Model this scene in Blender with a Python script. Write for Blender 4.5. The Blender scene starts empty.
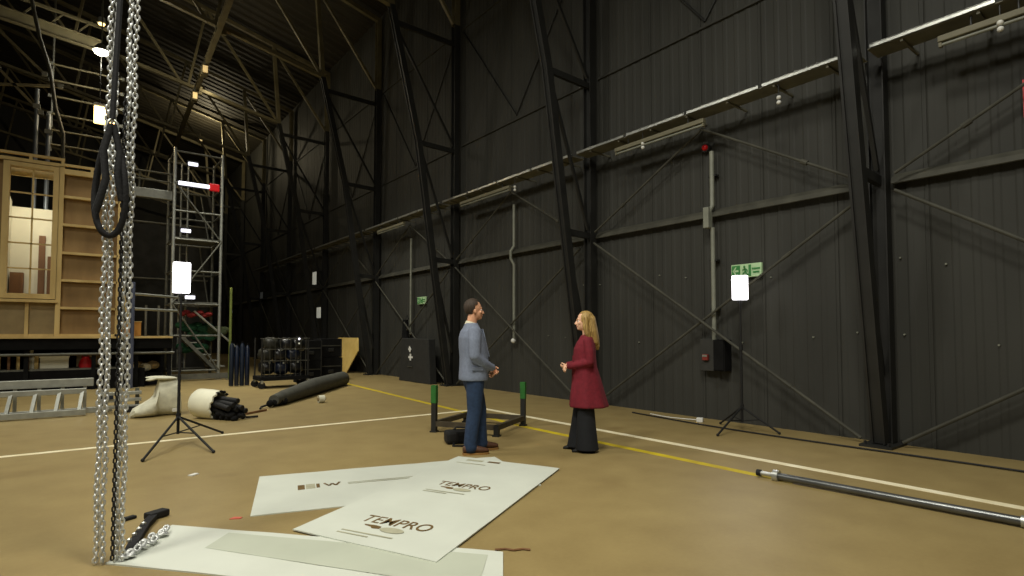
import bpy, bmesh, math, random
from mathutils import Vector, Matrix, Quaternion
random.seed(7)
PI = math.pi
S = bpy.context.scene
COL = S.collection

# ------------------------------------------------------------------ camera
F_PX = 560.0
YAW = math.atan(432 / F_PX)            # the hall runs along +Y, the camera is turned right of it
PITCH = math.atan(23 / F_PX)
cd = bpy.data.cameras.new('camera')
cam = bpy.data.objects.new('camera', cd)
COL.objects.link(cam)
cam.location = (0, 0, 1.4)
cam.rotation_euler = (PI / 2 + PITCH, 0, -YAW)
cd.sensor_width = 36
cd.lens = 36 * F_PX / 1024
cd.shift_y = 23 / 1024
cd.clip_start = 0.05
cd.clip_end = 300
S.camera = cam

# ------------------------------------------------------------------ view, world, hall lamps
S.view_settings.view_transform = 'Standard'
S.view_settings.look = 'None'
S.view_settings.gamma = 1
S.view_settings.use_curve_mapping = False
S.view_settings.exposure = -0.55
W = bpy.data.worlds.new('World')
S.world = W
W.use_nodes = True
W.node_tree.nodes['Background'].inputs[0].default_value = (1.0, 0.92, 0.75, 1)
W.node_tree.nodes['Background'].inputs[1].default_value = 0.012


def area(name, loc, target, size, power, col=(1.0, 0.97, 0.85), spread=132):
    ld = bpy.data.lights.new(name, 'AREA')
    ld.shape = 'DISK'
    ld.size = size
    ld.energy = power
    ld.color = col
    o = bpy.data.objects.new(name, ld)
    COL.objects.link(o)
    o.location = loc
    o.rotation_euler = (Vector(target) - Vector(loc)).to_track_quat('-Z', 'Y').to_euler()
    ld.spread = math.radians(spread)
    return o


# high bay lamps hung under the roof of the hall, above and left of the picture
area('high_bay_lamp', (-3.0, 3.0, 10.2), (1.5, 4.0, 0), 1.6, 400, spread=130)
area('high_bay_lamp', (1.5, 1.0, 10.0), (2.5, 3.0, 0), 1.6, 400)
area('high_bay_lamp', (-3.0, 10.0, 10.3), (1.0, 10.5, 0), 1.6, 400, spread=130)
area('high_bay_lamp', (-4.0, -3.0, 9.5), (3.0, 4.0, 1), 1.6, 300)
far_lamp = area('high_bay_lamp', (3.0, 16.0, 10.0), (3.5, 16.0, 0), 1.4, 330)
far_lamp.data.spread = math.radians(95)

# ------------------------------------------------------------------ materials


def lin(c):
    out = []
    for v in c[:3]:
        v /= 255.0
        out.append(v / 12.92 if v <= 0.04045 else ((v + 0.055) / 1.055) ** 2.4)
    return tuple(out) + (1,)


MATS = {}


def mat(name, rgb, rough=0.6, metal=0.0, var=0.12, scale=8.0, bump=0.0, emit=0.0, spec=0.4, rgb2=None, stretch=None, detail=4):
    """procedural material: base colour varied by noise"""
    if name in MATS:
        return MATS[name]
    m = bpy.data.materials.new(name)
    m.use_nodes = True
    nt = m.node_tree
    b = nt.nodes['Principled BSDF']
    b.inputs['Roughness'].default_value = rough
    b.inputs['Metallic'].default_value = metal
    b.inputs['Specular IOR Level'].default_value = spec
    c = lin(rgb)
    tc = nt.nodes.new('ShaderNodeTexCoord')
    mp = nt.nodes.new('ShaderNodeMapping')
    nt.links.new(tc.outputs['Object'], mp.inputs['Vector'])
    if stretch:
        mp.inputs['Scale'].default_value = stretch
    no = nt.nodes.new('ShaderNodeTexNoise')
    no.inputs['Scale'].default_value = scale
    no.inputs['Detail'].default_value = detail
    nt.links.new(mp.outputs['Vector'], no.inputs['Vector'])
    cr = nt.nodes.new('ShaderNodeValToRGB')
    lo = lin(rgb2) if rgb2 else tuple(v * (1 - var) for v in c[:3]) + (1,)
    hi = c if rgb2 else tuple(min(1, v * (1 + var)) for v in c[:3]) + (1,)
    cr.color_ramp.elements[0].color = lo
    cr.color_ramp.elements[1].color = hi
    cr.color_ramp.elements[0].position = 0.3
    cr.color_ramp.elements[1].position = 0.7
    nt.links.new(no.outputs['Fac'], cr.inputs['Fac'])
    nt.links.new(cr.outputs['Color'], b.inputs['Base Color'])
    if bump:
        bp = nt.nodes.new('ShaderNodeBump')
        bp.inputs['Strength'].default_value = bump
        bp.inputs['Distance'].default_value = 0.02
        nt.links.new(no.outputs['Fac'], bp.inputs['Height'])
        nt.links.new(bp.outputs['Normal'], b.inputs['Normal'])
    if emit:
        b.inputs['Emission Color'].default_value = c
        b.inputs['Emission Strength'].default_value = emit
    MATS[name] = m
    return m


def floor_material():
    m = bpy.data.materials.new('worn_ochre_concrete')
    m.use_nodes = True
    nt = m.node_tree
    b = nt.nodes['Principled BSDF']
    b.inputs['Roughness'].default_value = 0.55
    b.inputs['Specular IOR Level'].default_value = 0.3
    tc = nt.nodes.new('ShaderNodeTexCoord')
    out = None
    for sc, p0, p1, c0, c1 in ((0.55, .35, .7, (138, 119, 76), (154, 136, 90)), (2.6, .3, .75, (112, 94, 58), (166, 148, 100)), (30, .2, .8, (136, 117, 76), (152, 134, 88))):
        n = nt.nodes.new('ShaderNodeTexNoise')
        n.inputs['Scale'].default_value = sc
        n.inputs['Detail'].default_value = 6
        nt.links.new(tc.outputs['Object'], n.inputs['Vector'])
        r = nt.nodes.new('ShaderNodeValToRGB')
        r.color_ramp.elements[0].position = p0
        r.color_ramp.elements[1].position = p1
        r.color_ramp.elements[0].color = lin(c0)
        r.color_ramp.elements[1].color = lin(c1)
        nt.links.new(n.outputs['Fac'], r.inputs['Fac'])
        if out is None:
            out = r.outputs['Color']
        else:
            mx = nt.nodes.new('ShaderNodeMix')
            mx.data_type = 'RGBA'
            mx.inputs[0].default_value = 0.4
            nt.links.new(out, mx.inputs[6])
            nt.links.new(r.outputs['Color'], mx.inputs[7])
            out = mx.outputs[2]
    # a few darker oil stains
    n = nt.nodes.new('ShaderNodeTexNoise')
    n.inputs['Scale'].default_value = 0.9
    n.inputs['Detail'].default_value = 3
    nt.links.new(tc.outputs['Object'], n.inputs['Vector'])
    r = nt.nodes.new('ShaderNodeValToRGB')
    r.color_ramp.elements[0].position = 0.62
    r.color_ramp.elements[1].position = 0.74
    r.color_ramp.elements[0].color = (0, 0, 0, 1)
    r.color_ramp.elements[1].color = (.45, .45, .45, 1)
    nt.links.new(n.outputs['Fac'], r.inputs['Fac'])
    mx = nt.nodes.new('ShaderNodeMix')
    mx.data_type = 'RGBA'
    nt.links.new(r.outputs['Color'], mx.inputs[0])
    nt.links.new(out, mx.inputs[6])
    mx.inputs[7].default_value = lin((112, 90, 55))
    nt.links.new(mx.outputs[2], b.inputs['Base Color'])
    return m


M_floor = floor_material()
M_wall = mat('black_painted_cladding', (58, 58, 54), .62, var=.16, scale=1.2, bump=.05, spec=.22, stretch=(1, 1, .35))
M_roof = mat('dark_roof_sheet', (42, 38, 27), .7, var=.3, scale=.6)
M_black = mat('black_painted_steel', (35, 35, 33), .5, var=.25, scale=3, spec=.4)
M_rail = mat('dusty_dark_steel', (66, 65, 56), .7, var=.3, scale=4)
M_cream = mat('unpainted_cream_steel', (98, 91, 66), .55, var=.2, scale=3)
M_galv = mat('galvanised_steel', (190, 192, 186), .38, metal=.75, var=.15, scale=12)
M_alu = mat('aluminium_tube', (166, 168, 160), .42, metal=.6, var=.12, scale=10)
M_dull = mat('dull_scaffold_tube', (104, 104, 95), .5, metal=.4, var=.2, scale=8)
M_chain = mat('bright_chain_steel', (206, 208, 206), .34, metal=.45, var=.12, scale=30)
M_strap = mat('black_webbing', (24, 24, 26), .85, var=.3, scale=60, bump=.2)
M_white_line = mat('worn_white_paint', (244, 236, 206), .7, rgb2=(222, 210, 170), scale=5)
M_yellow_line = mat('worn_yellow_paint', (206, 184, 24), .7, rgb2=(176, 152, 36), scale=4)
M_sheet = mat('white_board_film', (204, 208, 196), .5, var=.05, scale=2.2)
M_sheet_grey = mat('grey_green_print', (182, 187, 170), .55, var=.06, scale=2)
M_ink = mat('brown_ink', (104, 82, 44), .7, var=.2, scale=20)
M_ink_pale = mat('pale_grey_ink', (166, 164, 140), .7, var=.1, scale=20)
M_ply = mat('plywood_back', (150, 122, 78), .75, rgb2=(120, 94, 58), scale=2.5, stretch=(1, 1, .25))
M_pine = mat('pale_pine', (204, 178, 118), .65, rgb2=(178, 150, 92), scale=3, stretch=(1, 1, .3))
M_panelgrey = mat('dull_board', (146, 128, 92), .8, var=.15, scale=3)
M_setwhite = mat('white_scenery_paint', (212, 206, 180), .7, var=.06, scale=2)
M_brown = mat('brown_door_wood', (112, 78, 48), .6, var=.25, scale=5, stretch=(1, 1, .2))
M_drape = mat('black_stage_cloth', (52, 52, 50), .95, var=.2, scale=3, spec=.1)
M_deepblack = mat('matt_black_cloth', (24, 24, 24), .95, var=.25, scale=5, spec=.1)
M_green = mat('green_paint', (44, 104, 44), .5, var=.15, scale=10)
M_darkgreen = mat('dark_green_netting', (38, 86, 58), .9, var=.35, scale=14)
M_red = mat('red_plastic', (190, 30, 34), .45, var=.15, scale=10)
M_blue = mat('blue_plastic', (14, 26, 44), .5, var=.3, scale=14)
M_sack = mat('white_woven_sack', (206, 204, 182), .85, var=.1, scale=14, bump=.25)
M_rollwhite = mat('white_vinyl', (232, 230, 206), .5, var=.05, scale=5)
M_greyroll = mat('dark_grey_membrane', (72, 72, 64), .75, var=.2, scale=7)
M_yply = mat('yellow_plywood', (244, 214, 132), .7, rgb2=(226, 192, 108), scale=3)
M_orange = mat('orange_plywood', (184, 132, 62), .7, var=.12, scale=3)
M_led = mat('led_diffuser', (255, 252, 255), .5, emit=7.5, var=0)
M_lamp = mat('lamp_glass', (255, 244, 208), .5, emit=22.0, var=0)
M_lampwarm = mat('warm_lamp_glass', (255, 214, 130), .5, emit=6.0, var=0)
M_smalllight = mat('small_lamp_lens', (240, 240, 255), .5, emit=2.2, var=0)
M_dimlight = mat('dim_lamp_lens', (235, 235, 220), .5, emit=.35, var=0)
M_exit = mat('exit_sign_green', (58, 128, 66), .5, emit=.04, var=.05)
M_exitwhite = mat('exit_sign_white', (176, 206, 160), .5, emit=.06, var=.03)
M_batten = mat('dusty_batten_housing', (112, 108, 88), .6, var=.12, scale=6)
M_whiteplastic = mat('white_plastic', (220, 220, 214), .5, var=.05)
M_trayfloor = mat('dusty_tray_steel', (104, 102, 88), .6, var=.2, scale=5)
M_greyconduit = mat('grey_conduit', (128, 130, 118), .5, var=.15, scale=6)
M_rubber = mat('black_rubber', (22, 22, 22), .7, var=.2, scale=20)
M_skin = mat('skin', (214, 160, 126), .5, var=.06, scale=20)
M_skinf = mat('light_skin', (226, 178, 146), .5, var=.06, scale=20)
M_jacket = mat('blue_grey_wool', (116, 124, 142), .85, var=.12, scale=40)
M_jeans = mat('dark_blue_denim', (34, 52, 78), .85, var=.2, scale=30)
M_shoe = mat('brown_leather', (84, 56, 40), .5, var=.2, scale=20)
M_sole = mat('tan_sole', (150, 112, 60), .7, var=.1)
M_hairdark = mat('dark_brown_hair', (58, 46, 36), .7, var=.3, scale=60, bump=.2, stretch=(1, 1, .2))
M_hairblonde = mat('blonde_hair', (192, 160, 94), .55, rgb2=(118, 90, 48), scale=26, bump=.3, stretch=(3, 3, .25))
M_coat = mat('burgundy_wool', (110, 23, 37), .85, var=.18, scale=25)
M_trouser = mat('black_trouser_cloth', (22, 24, 28), .85, var=.2, scale=20)
M_eye = mat('eye_white', (230, 226, 220), .3, var=.02)
M_iris = mat('dark_iris', (40, 30, 24), .3, var=.05)
M_lip = mat('lip', (176, 96, 88), .5, var=.05)
M_shirt = mat('black_shirt', (28, 30, 36), .8, var=.15, scale=20)

# ------------------------------------------------------------------ helpers


def V(*a):
    return Vector(a)


class MB:
    """collects shapes (in world coordinates) into one mesh"""

    def __init__(s):
        s.bm = bmesh.new()

    def box(s, c, size, rz=0.0, rot=None):
        M = Matrix.Translation(c) @ (rot.to_matrix().to_4x4() if rot else Matrix.Rotation(rz, 4, 'Z')) @ Matrix.Diagonal((*size, 1))
        bmesh.ops.create_cube(s.bm, size=1, matrix=M)
        return s

    def box2(s, lo, hi):
        return s.box([(a + b) / 2 for a, b in zip(lo, hi)], [b - a for a, b in zip(lo, hi)])

    def bar(s, p0, p1, w, h, up=(0, 0, 1)):
        p0, p1 = Vector(p0), Vector(p1)
        d = (p1 - p0)
        L = d.length
        d.normalize()
        x = d.cross(Vector(up))
        if x.length < 1e-4:
            x = d.cross(Vector((1, 0, 0)))
        x.normalize()
        z = x.cross(d)
        R = Matrix((x, d, z)).transposed().to_4x4()
        bmesh.ops.create_cube(s.bm, size=1, matrix=Matrix.Translation((p0 + p1) / 2) @ R @ Matrix.Diagonal((w, L, h, 1)))
        return s

    def ibeam(s, p0, p1, w, h, t=.018, up=(0, 1, 0)):
        """I section: flanges of width w along up-cross, depth h along up"""
        p0, p1 = Vector(p0), Vector(p1)
        d = (p1 - p0).normalized()
        x = d.cross(Vector(up)).normalized()
        z = x.cross(d)
        for o in (-1, 1):
            s.bar(p0 + z * (o * (h - t) / 2), p1 + z * (o * (h - t) / 2), w, t, up)
        s.bar(p0, p1, t, h - 2 * t, up)
        return s

    def tube(s, p0, p1, r, n=10, r2=None):
        p0, p1 = Vector(p0), Vector(p1)
        d = p1 - p0
        M = Matrix.Translation((p0 + p1) / 2) @ d.to_track_quat('Z', 'Y').to_matrix().to_4x4()
        bmesh.ops.create_cone(s.bm, cap_ends=True, segments=n, radius1=r, radius2=r if r2 is None else r2, depth=d.length, matrix=M)
        return s

    def ball(s, c, r, n=2, scale=(1, 1, 1), rot=None):
        M = Matrix.Translation(c) @ (rot.to_matrix().to_4x4() if rot else Matrix.Identity(4)) @ Matrix.Diagonal((*scale, 1))
        bmesh.ops.create_icosphere(s.bm, subdivisions=n, radius=r, matrix=M)
        return s

    def path(s, pts, r, n=8, closed=False):
        """swept tube along a polyline, one connected surface"""
        pts = [Vector(p) for p in pts]
        N = len(pts)
        rings = []
        prev = None
        for i, p in enumerate(pts):
            a = pts[(i - 1) % N] if (closed or i) else p
            b = pts[(i + 1) % N] if (closed or i < N - 1) else p
            d = (b - a).normalized()
            if prev is None:
                x = d.cross(Vector((0, 0, 1)))
                if x.length < .1:
                    x = d.cross(Vector((1, 0, 0)))
            else:
                x = prev - d * prev.dot(d)
            x.normalize()
            prev = x
            y = d.cross(x)
            rr = r[i] if isinstance(r, (list, tuple)) else r
            rings.append([s.bm.verts.new(p + (x * math.cos(2 * PI * k / n) + y * math.sin(2 * PI * k / n)) * rr) for k in range(n)])
        m = N if closed else N - 1
        for i in range(m):
            A, B = rings[i], rings[(i + 1) % N]
            for k in range(n):
                s.bm.faces.new((A[k], A[(k + 1) % n], B[(k + 1) % n], B[k]))
        if not closed:
            s.bm.faces.new(rings[0][::-1])
            s.bm.faces.new(rings[-1])
        return s

    def rings(s, rr, n=24, caps=True):
        """loft: rr = list of lists of points (all the same length)"""
        R = [[s.bm.verts.new(p) for p in ring] for ring in rr]
        n = len(R[0])
        for A, B in zip(R, R[1:]):
            for k in range(n):
                s.bm.faces.new((A[k], A[(k + 1) % n], B[(k + 1) % n], B[k]))
        if caps:
            s.bm.faces.new(R[0][::-1])
            s.bm.faces.new(R[-1])
        return s

    def prism(s, poly, off):
        """closed polygon (3d points) extruded by the vector off"""
        off = Vector(off)
        return s.rings([[Vector(p) for p in poly], [Vector(p) + off for p in poly]])

    def build(s, name, m, parent=None, smooth=False, bevel=0.0):
        bmesh.ops.recalc_face_normals(s.bm, faces=s.bm.faces[:])
        if bevel:
            bmesh.ops.bevel(s.bm, geom=s.bm.edges[:], offset=bevel, segments=2, affect='EDGES', profile=.6)
        me = bpy.data.meshes.new(name)
        if parent is not None:
            o0 = root_loc(parent)
            bmesh.ops.translate(s.bm, verts=s.bm.verts[:], vec=-o0)
        s.bm.to_mesh(me)
        s.bm.free()
        me.materials.append(m)
        if smooth:
            for p in me.polygons:
                p.use_smooth = True
            try:
                me.set_sharp_from_angle(angle=math.radians(50))
            except Exception:
                pass
        o = bpy.data.objects.new(name, me)
        COL.objects.link(o)
        if parent is not None:
            o.parent = parent
        return o


def root_loc(o):
    v = Vector((0, 0, 0))
    while o is not None:
        v = v + Vector(o.location)
        o = o.parent
    return v


def tag(o, label=None, cat=None, group=None, kind=None):
    if label:
        o['label'] = label
    if cat:
        o['category'] = cat
    if group:
        o['group'] = group
    if kind:
        o['kind'] = kind
    return o


def thing(name, label, cat, loc=(0, 0, 0), group=None, rz=0):
    o = bpy.data.objects.new(name, None)
    o.empty_display_size = .1
    COL.objects.link(o)
    o.location = loc
    o.rotation_euler = (0, 0, rz)
    return tag(o, label, cat, group)


def copy_thing(o, label, loc, rz=None, group=None):
    c = o.copy()
    COL.objects.link(c)
    c.location = loc
    if rz is not None:
        c.rotation_euler = (0, 0, rz)
    c['label'] = label
    if group:
        c['group'] = group
    for ch in o.children:
        d = ch.copy()
        COL.objects.link(d)
        d.parent = c
        for g in ch.children:
            e = g.copy()
            COL.objects.link(e)
            e.parent = d
    return c


def text_mesh(name, txt, m, M, size, parent, depth=.001, align='CENTER', spacing=1.0):
    cu = bpy.data.curves.new(name, 'FONT')
    cu.body = txt
    cu.size = size
    cu.align_x = align
    cu.align_y = 'BOTTOM_BASELINE'
    cu.extrude = depth
    cu.offset = size * .004
    cu.space_character = spacing
    t = bpy.data.objects.new('tmp', cu)
    COL.objects.link(t)
    bpy.context.view_layer.update()
    me = bpy.data.meshes.new_from_object(t.evaluated_get(bpy.context.evaluated_depsgraph_get()))
    bpy.data.objects.remove(t)
    me.transform(M)
    if parent is not None:
        me.transform(Matrix.Translation(-root_loc(parent)))
    me.materials.clear()
    me.materials.append(m)
    o = bpy.data.objects.new(name, me)
    COL.objects.link(o)
    o.parent = parent
    return o


# ------------------------------------------------------------------ the hall shell
WX = 8.28                     # face of the cladding on the right
FY = [2.77 + 5.17 * k for k in range(-1, 9)]      # steel frames, frame 1 is the near right one


def roof_z(x):
    return 12.75 + .25 * (8.3 - x)


mb = MB()
mb.box2((-16, -9, -.12), (9.2, 47, 0))
tag(mb.build('floor', M_floor), kind='structure')

# corrugated cladding of the right wall: trapezoid ribs, a deeper lap joint every metre
bm = bmesh.new()
prof = []
y = -4.0
i = 0
while y < 46.5:
    d = .008
    prof += [(WX, y), (WX, y + .11), (WX - d, y + .13), (WX - d, y + .18), (WX, y + .20)]
    i += 1
    y += .20
    if i % 5 == 0:
        prof += [(WX, y), (WX - .010, y + .004), (WX - .010, y + .026), (WX + .006, y + .03), (WX + .006, y + .05), (WX, y + .054)]
        y += .056
zs = (0, 13.0)
va = [bm.verts.new((x, yy, zs[0])) for x, yy in prof]
vb = [bm.verts.new((x, yy, zs[1])) for x, yy in prof]
for k in range(len(prof) - 1):
    bm.faces.new((va[k], va[k + 1], vb[k + 1], vb[k]))
mb = MB()
mb.bm.free()
mb.bm = bm
wall_right = mb.build('wall_right', M_wall)
tag(wall_right, kind='structure')

# far end wall and the roof sheeting (corrugations run down the slope)
mb = MB()
mb.box2((-16, 46.4, 0), (WX + .2, 46.6, 18.5))
tag(mb.build('wall_far', M_wall), kind='structure')
bm = bmesh.new()
rows = []
y = -9.0
k = 0
while y < 46.5:
    z = .04 if k % 2 else 0
    rows.append((y, z))
    rows.append((y + .16, z))
    y += .22
    k += 1
ra = [bm.verts.new((WX + .1, yy, roof_z(WX + .1) + z)) for yy, z in rows]
rb = [bm.verts.new((-16, yy, roof_z(-16) + z)) for yy, z in rows]
for k in range(len(rows) - 1):
    bm.faces.new((ra[k], ra[k + 1], rb[k + 1], rb[k]))
mb = MB()
mb.bm.free()
mb.bm = bm
tag(mb.build('ceiling', M_roof), kind='structure')

# painted lines on the floor
mb = MB()
mb.box2((5.985, -3, 0), (6.095, 8.70, .003))
mb.box2((-6, 8.60, 0), (5.985, 8.70, .003))
tag(mb.build('trim_1', M_white_line), kind='structure')
mb = MB()
mb.prism([(5.31, 2.6, 0), (5.42, 2.6, 0), (5.41, 6.5, 0), (5.76, 11.4, 0), (6.42, 20, 0), (6.31, 20, 0), (5.65, 11.4, 0), (5.30, 6.5, 0)], (0, 0, .002))
tag(mb.build('trim_2', M_yellow_line), kind='structure')

# ------------------------------------------------------------------ steel frames: raked leg truss on the wall, roof truss above
frame_words = [
    'black raked steel frame at the right edge of the picture, right of the near one',
    'nearest black raked steel frame, right of the exit sign, rising out of the picture',
    'black raked steel frame standing behind the woman in the burgundy coat',
    'black raked steel frame standing behind the man in the grey jacket',
    'black raked steel frame left of the man, its top joined to a pale roof truss',
    'dark steel frame just left of the small white wall lamps, fifth from the right',
    'dark steel frame above the black crates, sixth from the right',
    'distant dark steel frame in the far corner, seventh from the right',
    'distant dark steel frame in the far corner, eighth from the right',
    'farthest dark steel frame near the end wall'
]
ROOT = {}
for k, fy in enumerate(FY):
    if k == 0:
        continue                                   # outside the frame on the right
    t = thing('portal_truss', frame_words[k], 'steel frame', (8.05, fy, 0), 'steel frames along the right wall')
    ROOT[k] = t
    c = MB()
    c.ibeam((8.12, fy, 0), (8.12, fy, 10), .16, .20, up=(0, 1, 0))
    c.build('rear_column', M_black, t)
    MB().ibeam((8.13, fy, 10), (8.13, fy, roof_z(8.13) - .25), .16, .2, up=(0, 1, 0)).build('upper_column', M_cream, t)
    fp = [(7.93, 0.05), (6.98, 6.48), (6.17, 9.9)]
    leg = MB()
    for a, b in zip(fp, fp[1:]):
        p0, p1 = V(a[0], fy, a[1]), V(b[0], fy, b[1])
        leg.bar(p0, p1, .09, .10, (0, 1, 0))
        for s_ in (-1, 1):
            leg.bar(p0 + V(0, s_ * .065, 0), p1 + V(0, s_ * .065, 0), .15, .028, (0, 1, 0))
    leg.build('front_leg', M_black, t)
    MB().bar((6.17, fy, 9.9), (5.92, fy, 13.1), .16, .12).build('upper_leg', M_cream, t)
    bp = MB().box((8.02, fy, .015), (.52, .36, .03))
    for sx in (-.2, .2):
        for sy in (-.13, .13):
            bp.tube((8.02 + sx, fy + sy, .03), (8.02 + sx, fy + sy, .07), .018, 6)
    bp.build('base_plate', M_black, t)
    for z, xa in ((3.4, 7.43), (6.48, 6.98), (9.5, 6.27)):
        MB().bar((xa, fy, z), (8.1, fy, z - .03), .07, .12).build('strut', M_black, t)
    for a, b in (((7.02, 6.4), (8.06, 3.5)), ((6.3, 9.4), (8.06, 6.6)), ((7.45, 3.35), (8.06, .9))):
        MB().bar((a[0], fy, a[1]), (b[0], fy, b[1]), .05, .06).build('diagonal', M_black, t)
    # roof truss
    nodes_b = [(6.15, 9.92), (2.95, 10.6), (-.4, 11.3), (-3.8, 12.0), (-7.4, 12.7)]
    tz = lambda x: roof_z(x) - .28
    bc = MB()
    for a, b in zip(nodes_b, nodes_b[1:]):
        bc.bar((a[0], fy, a[1]), (b[0], fy, b[1]), .14, .11)
    bc.build('bottom_chord', M_cream, t)
    MB().bar((8.2, fy, tz(8.2)), (-7.4, fy, tz(-7.4)), .14, .14).build('top_chord', M_cream, t)
    webs = [((6.15, 9.92), (3.5, tz(3.5))), ((2.95, 10.6), (3.5, tz(3.5))), ((2.75, 10.6), (.1, tz(.1))), ((-.4, 11.3), (.1, tz(.1))),
            ((-.5, 11.3), (-3.3, tz(-3.3))), ((-3.8, 12.0), (-3.3, tz(-3.3))), ((5.95, 12.9), (8.05, 10.05))]
    if k >= 3:
        for a, b in webs:
            MB().bar((a[0], fy, a[1]), (b[0], fy, b[1]), .09, .08).build('web', M_cream, t)

# horizontal wall girts between the frames


def girt(g, y0, y1, z, n):
    if n == 0:
        prof_ = [(8.27, z + .10), (8.18, z + .03), (8.15, z - .04), (8.16, z - .05), (8.2, z + .01), (8.27, z + .07)]
    else:
        prof_ = [(8.27, z + .03), (8.235, z + .02), (8.235, z - .02), (8.27, z - .03)]
    g.prism([(x_, y0, z_) for x_, z_ in prof_], (0, y1 - y0, 0))


for n, (z, m_) in enumerate(((3.36, M_rail), (6.6, M_wall), (9.9, M_wall))):
    for k in range(1, 10):
        y0 = FY[k] + .12 if k else -3
        y1 = FY[k + 1] - .12 if k < 9 else 46
        g = MB()
        girt(g, y0, y1, z, n)
        if k < 9 or True:
            tag(g.build('trim_%d' % (10 + n * 10 + k), m_), kind='structure')
    g = MB()
    girt(g, -3, FY[1] - .12, z, n)
    tag(g.build('trim_%d' % (10 + n * 10), m_), kind='structure')

# cross bracing in each bay
bay_words = ['at the right edge of the picture', 'behind the exit sign and white lamp stand', 'between the man and the woman',
             'left of the man beside the green wall sign', 'behind the black case with the white mark', 'behind the plywood offcut', 'in the far corner']
for k in range(0, 7):
    y0, y1 = FY[k], FY[k + 1]
    rods = [((8.08, y1 - .2, .06), (8.08, y0 + .25, 3.15), 0), ((8.02, y0 + .25, .06), (8.02, y1 - .2, 3.2), 1)]
    t = thing('cross_brace', 'low crossed tie rods ' + bay_words[k], 'wall brace', (8.05, (y0 + y1) / 2, .1), 'crossed tie rods on the right wall')
    for a, b, q in rods:
        a, b = Vector(a), Vector(b)
        r = MB().tube(a, b, .022, 8).build('tie_rod', M_rail, t)
        tb = a.lerp(b, .2 if q else .8)
        d = (b - a).normalized()
        MB().tube(tb - d * .07, tb + d * .07, .03, 8).build('turnbuckle', M_rail, r)
    t = thing('roof_brace', 'peaked tie rods under the cable tray ' + bay_words[k], 'wall brace', (8.05, (y0 + y1) / 2, 3.4), 'peaked tie rods on the right wall')
    pk = V(8.05, (y0 + y1) / 2 - .05, 4.78)
    for e in (y0 + .2, y1 - .2):
        r = MB().tube((8.05, e, 3.42), pk, .02, 8).build('tie_rod', M_rail, t)
        q = V(8.05, e, 3.42).lerp(pk, .3)
        d = (pk - V(8.05, e, 3.42)).normalized()
        MB().tube(q - d * .05, q + d * .05, .035, 8).build('turnbuckle', M_rail, r)
    t = thing('upper_brace', 'dark tie rods above the cable tray ' + bay_words[k], 'wall brace', (8.1, (y0 + y1) / 2, 6.6), 'upper tie rods on the right wall')
    for e in (y0 + .2, y1 - .2):
        MB().tube((8.255, e, 9.8), (8.255, (y0 + y1) / 2, 6.7), .02, 8).build('tie_rod', M_black, t)

# cable tray along the wall
tray_words = ['at the right edge of the picture', 'above the exit sign', 'above and between the two people', 'left of the man', 'above the black wall case', 'above the plywood offcut', 'in the far corner']
for k in range(0, 7):
    y0, y1 = FY[k] + .06, FY[k + 1] - .06
    t = thing('cable_tray', 'galvanised cable tray on the black wall ' + tray_words[k], 'cable tray', (7.8, (y0 + y1) / 2, 4.9), 'cable trays along the right wall')
    L = (y1 - y0)
    n = 4
    for q in range(n):
        a, b = y0 + L * q / n + .03, y0 + L * (q + 1) / n - .03
        s = MB()
        s.box2((7.66, a, 4.945), (7.675, b, 4.99))
        s.box2((7.66, a, 4.98), (7.70, b, 4.992))
        s.build('edge_rail', M_galv, t)
    s = MB()
    s.box2((7.68, y0, 4.935), (8.02, y1, 4.945))
    s.build('tray_floor', M_trayfloor, t)
    for q in range(7):
        yy = y0 + L * (q + .5) / 7
        MB().bar((7.70, yy, 4.92), (8.26, yy, 4.92), .03, .03).build('bracket', M_trayfloor, t)

# unlit fluorescent battens under the tray and little hanging fittings
bat = [(1.0, 2.0, 'at the right edge'), (5.05, 6.9, 'above the red beacon'), (10.1, 12.2, 'above and between the two people'), (15.4, 17.3, 'left of the man near the far frames')]
for a, b, w in bat:
    t = thing('fluorescent_batten', 'unlit batten light under the cable tray ' + w, 'light fitting', (7.74, (a + b) / 2, 4.75), 'unlit battens under the cable tray')
    MB().box2((7.70, a, 4.74), (7.78, b, 4.81)).build('housing', M_batten, t, bevel=.008)
    MB().tube((7.74, a + .03, 4.71), (7.74, b - .03, 4.71), .019, 10).build('tube', M_greyconduit, t, smooth=True)
    for e in (a + .02, b - .02):
        MB().box((7.74, e, 4.715), (.05, .03, .06)).build('end_cap', M_batten, t)
    for e in (a + .3, b - .3):
        MB().tube((7.74, e, 4.81), (7.74, e, 4.925), .01, 6).build('hanger', M_black, t)
for yy, w in ((3.85, 'right of the exit sign'), (6.26, 'left of the red beacon'), (1.45, 'at the right edge of the picture'), (9.9, 'left of the woman')):
    t = thing('junction_fitting', 'tiny white double fitting hanging below the cable tray ' + w, 'fitting', (7.72, yy, 4.7), 'white fittings below the cable tray')
    MB().tube((7.72, yy, 4.62), (7.72, yy, 4.92), .008, 6).build('stem', M_black, t)
    for z in (4.66, 4.73):
        MB().ball((7.72, yy, z), .032, 2).build('knob', M_whiteplastic, t, smooth=True)

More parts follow.
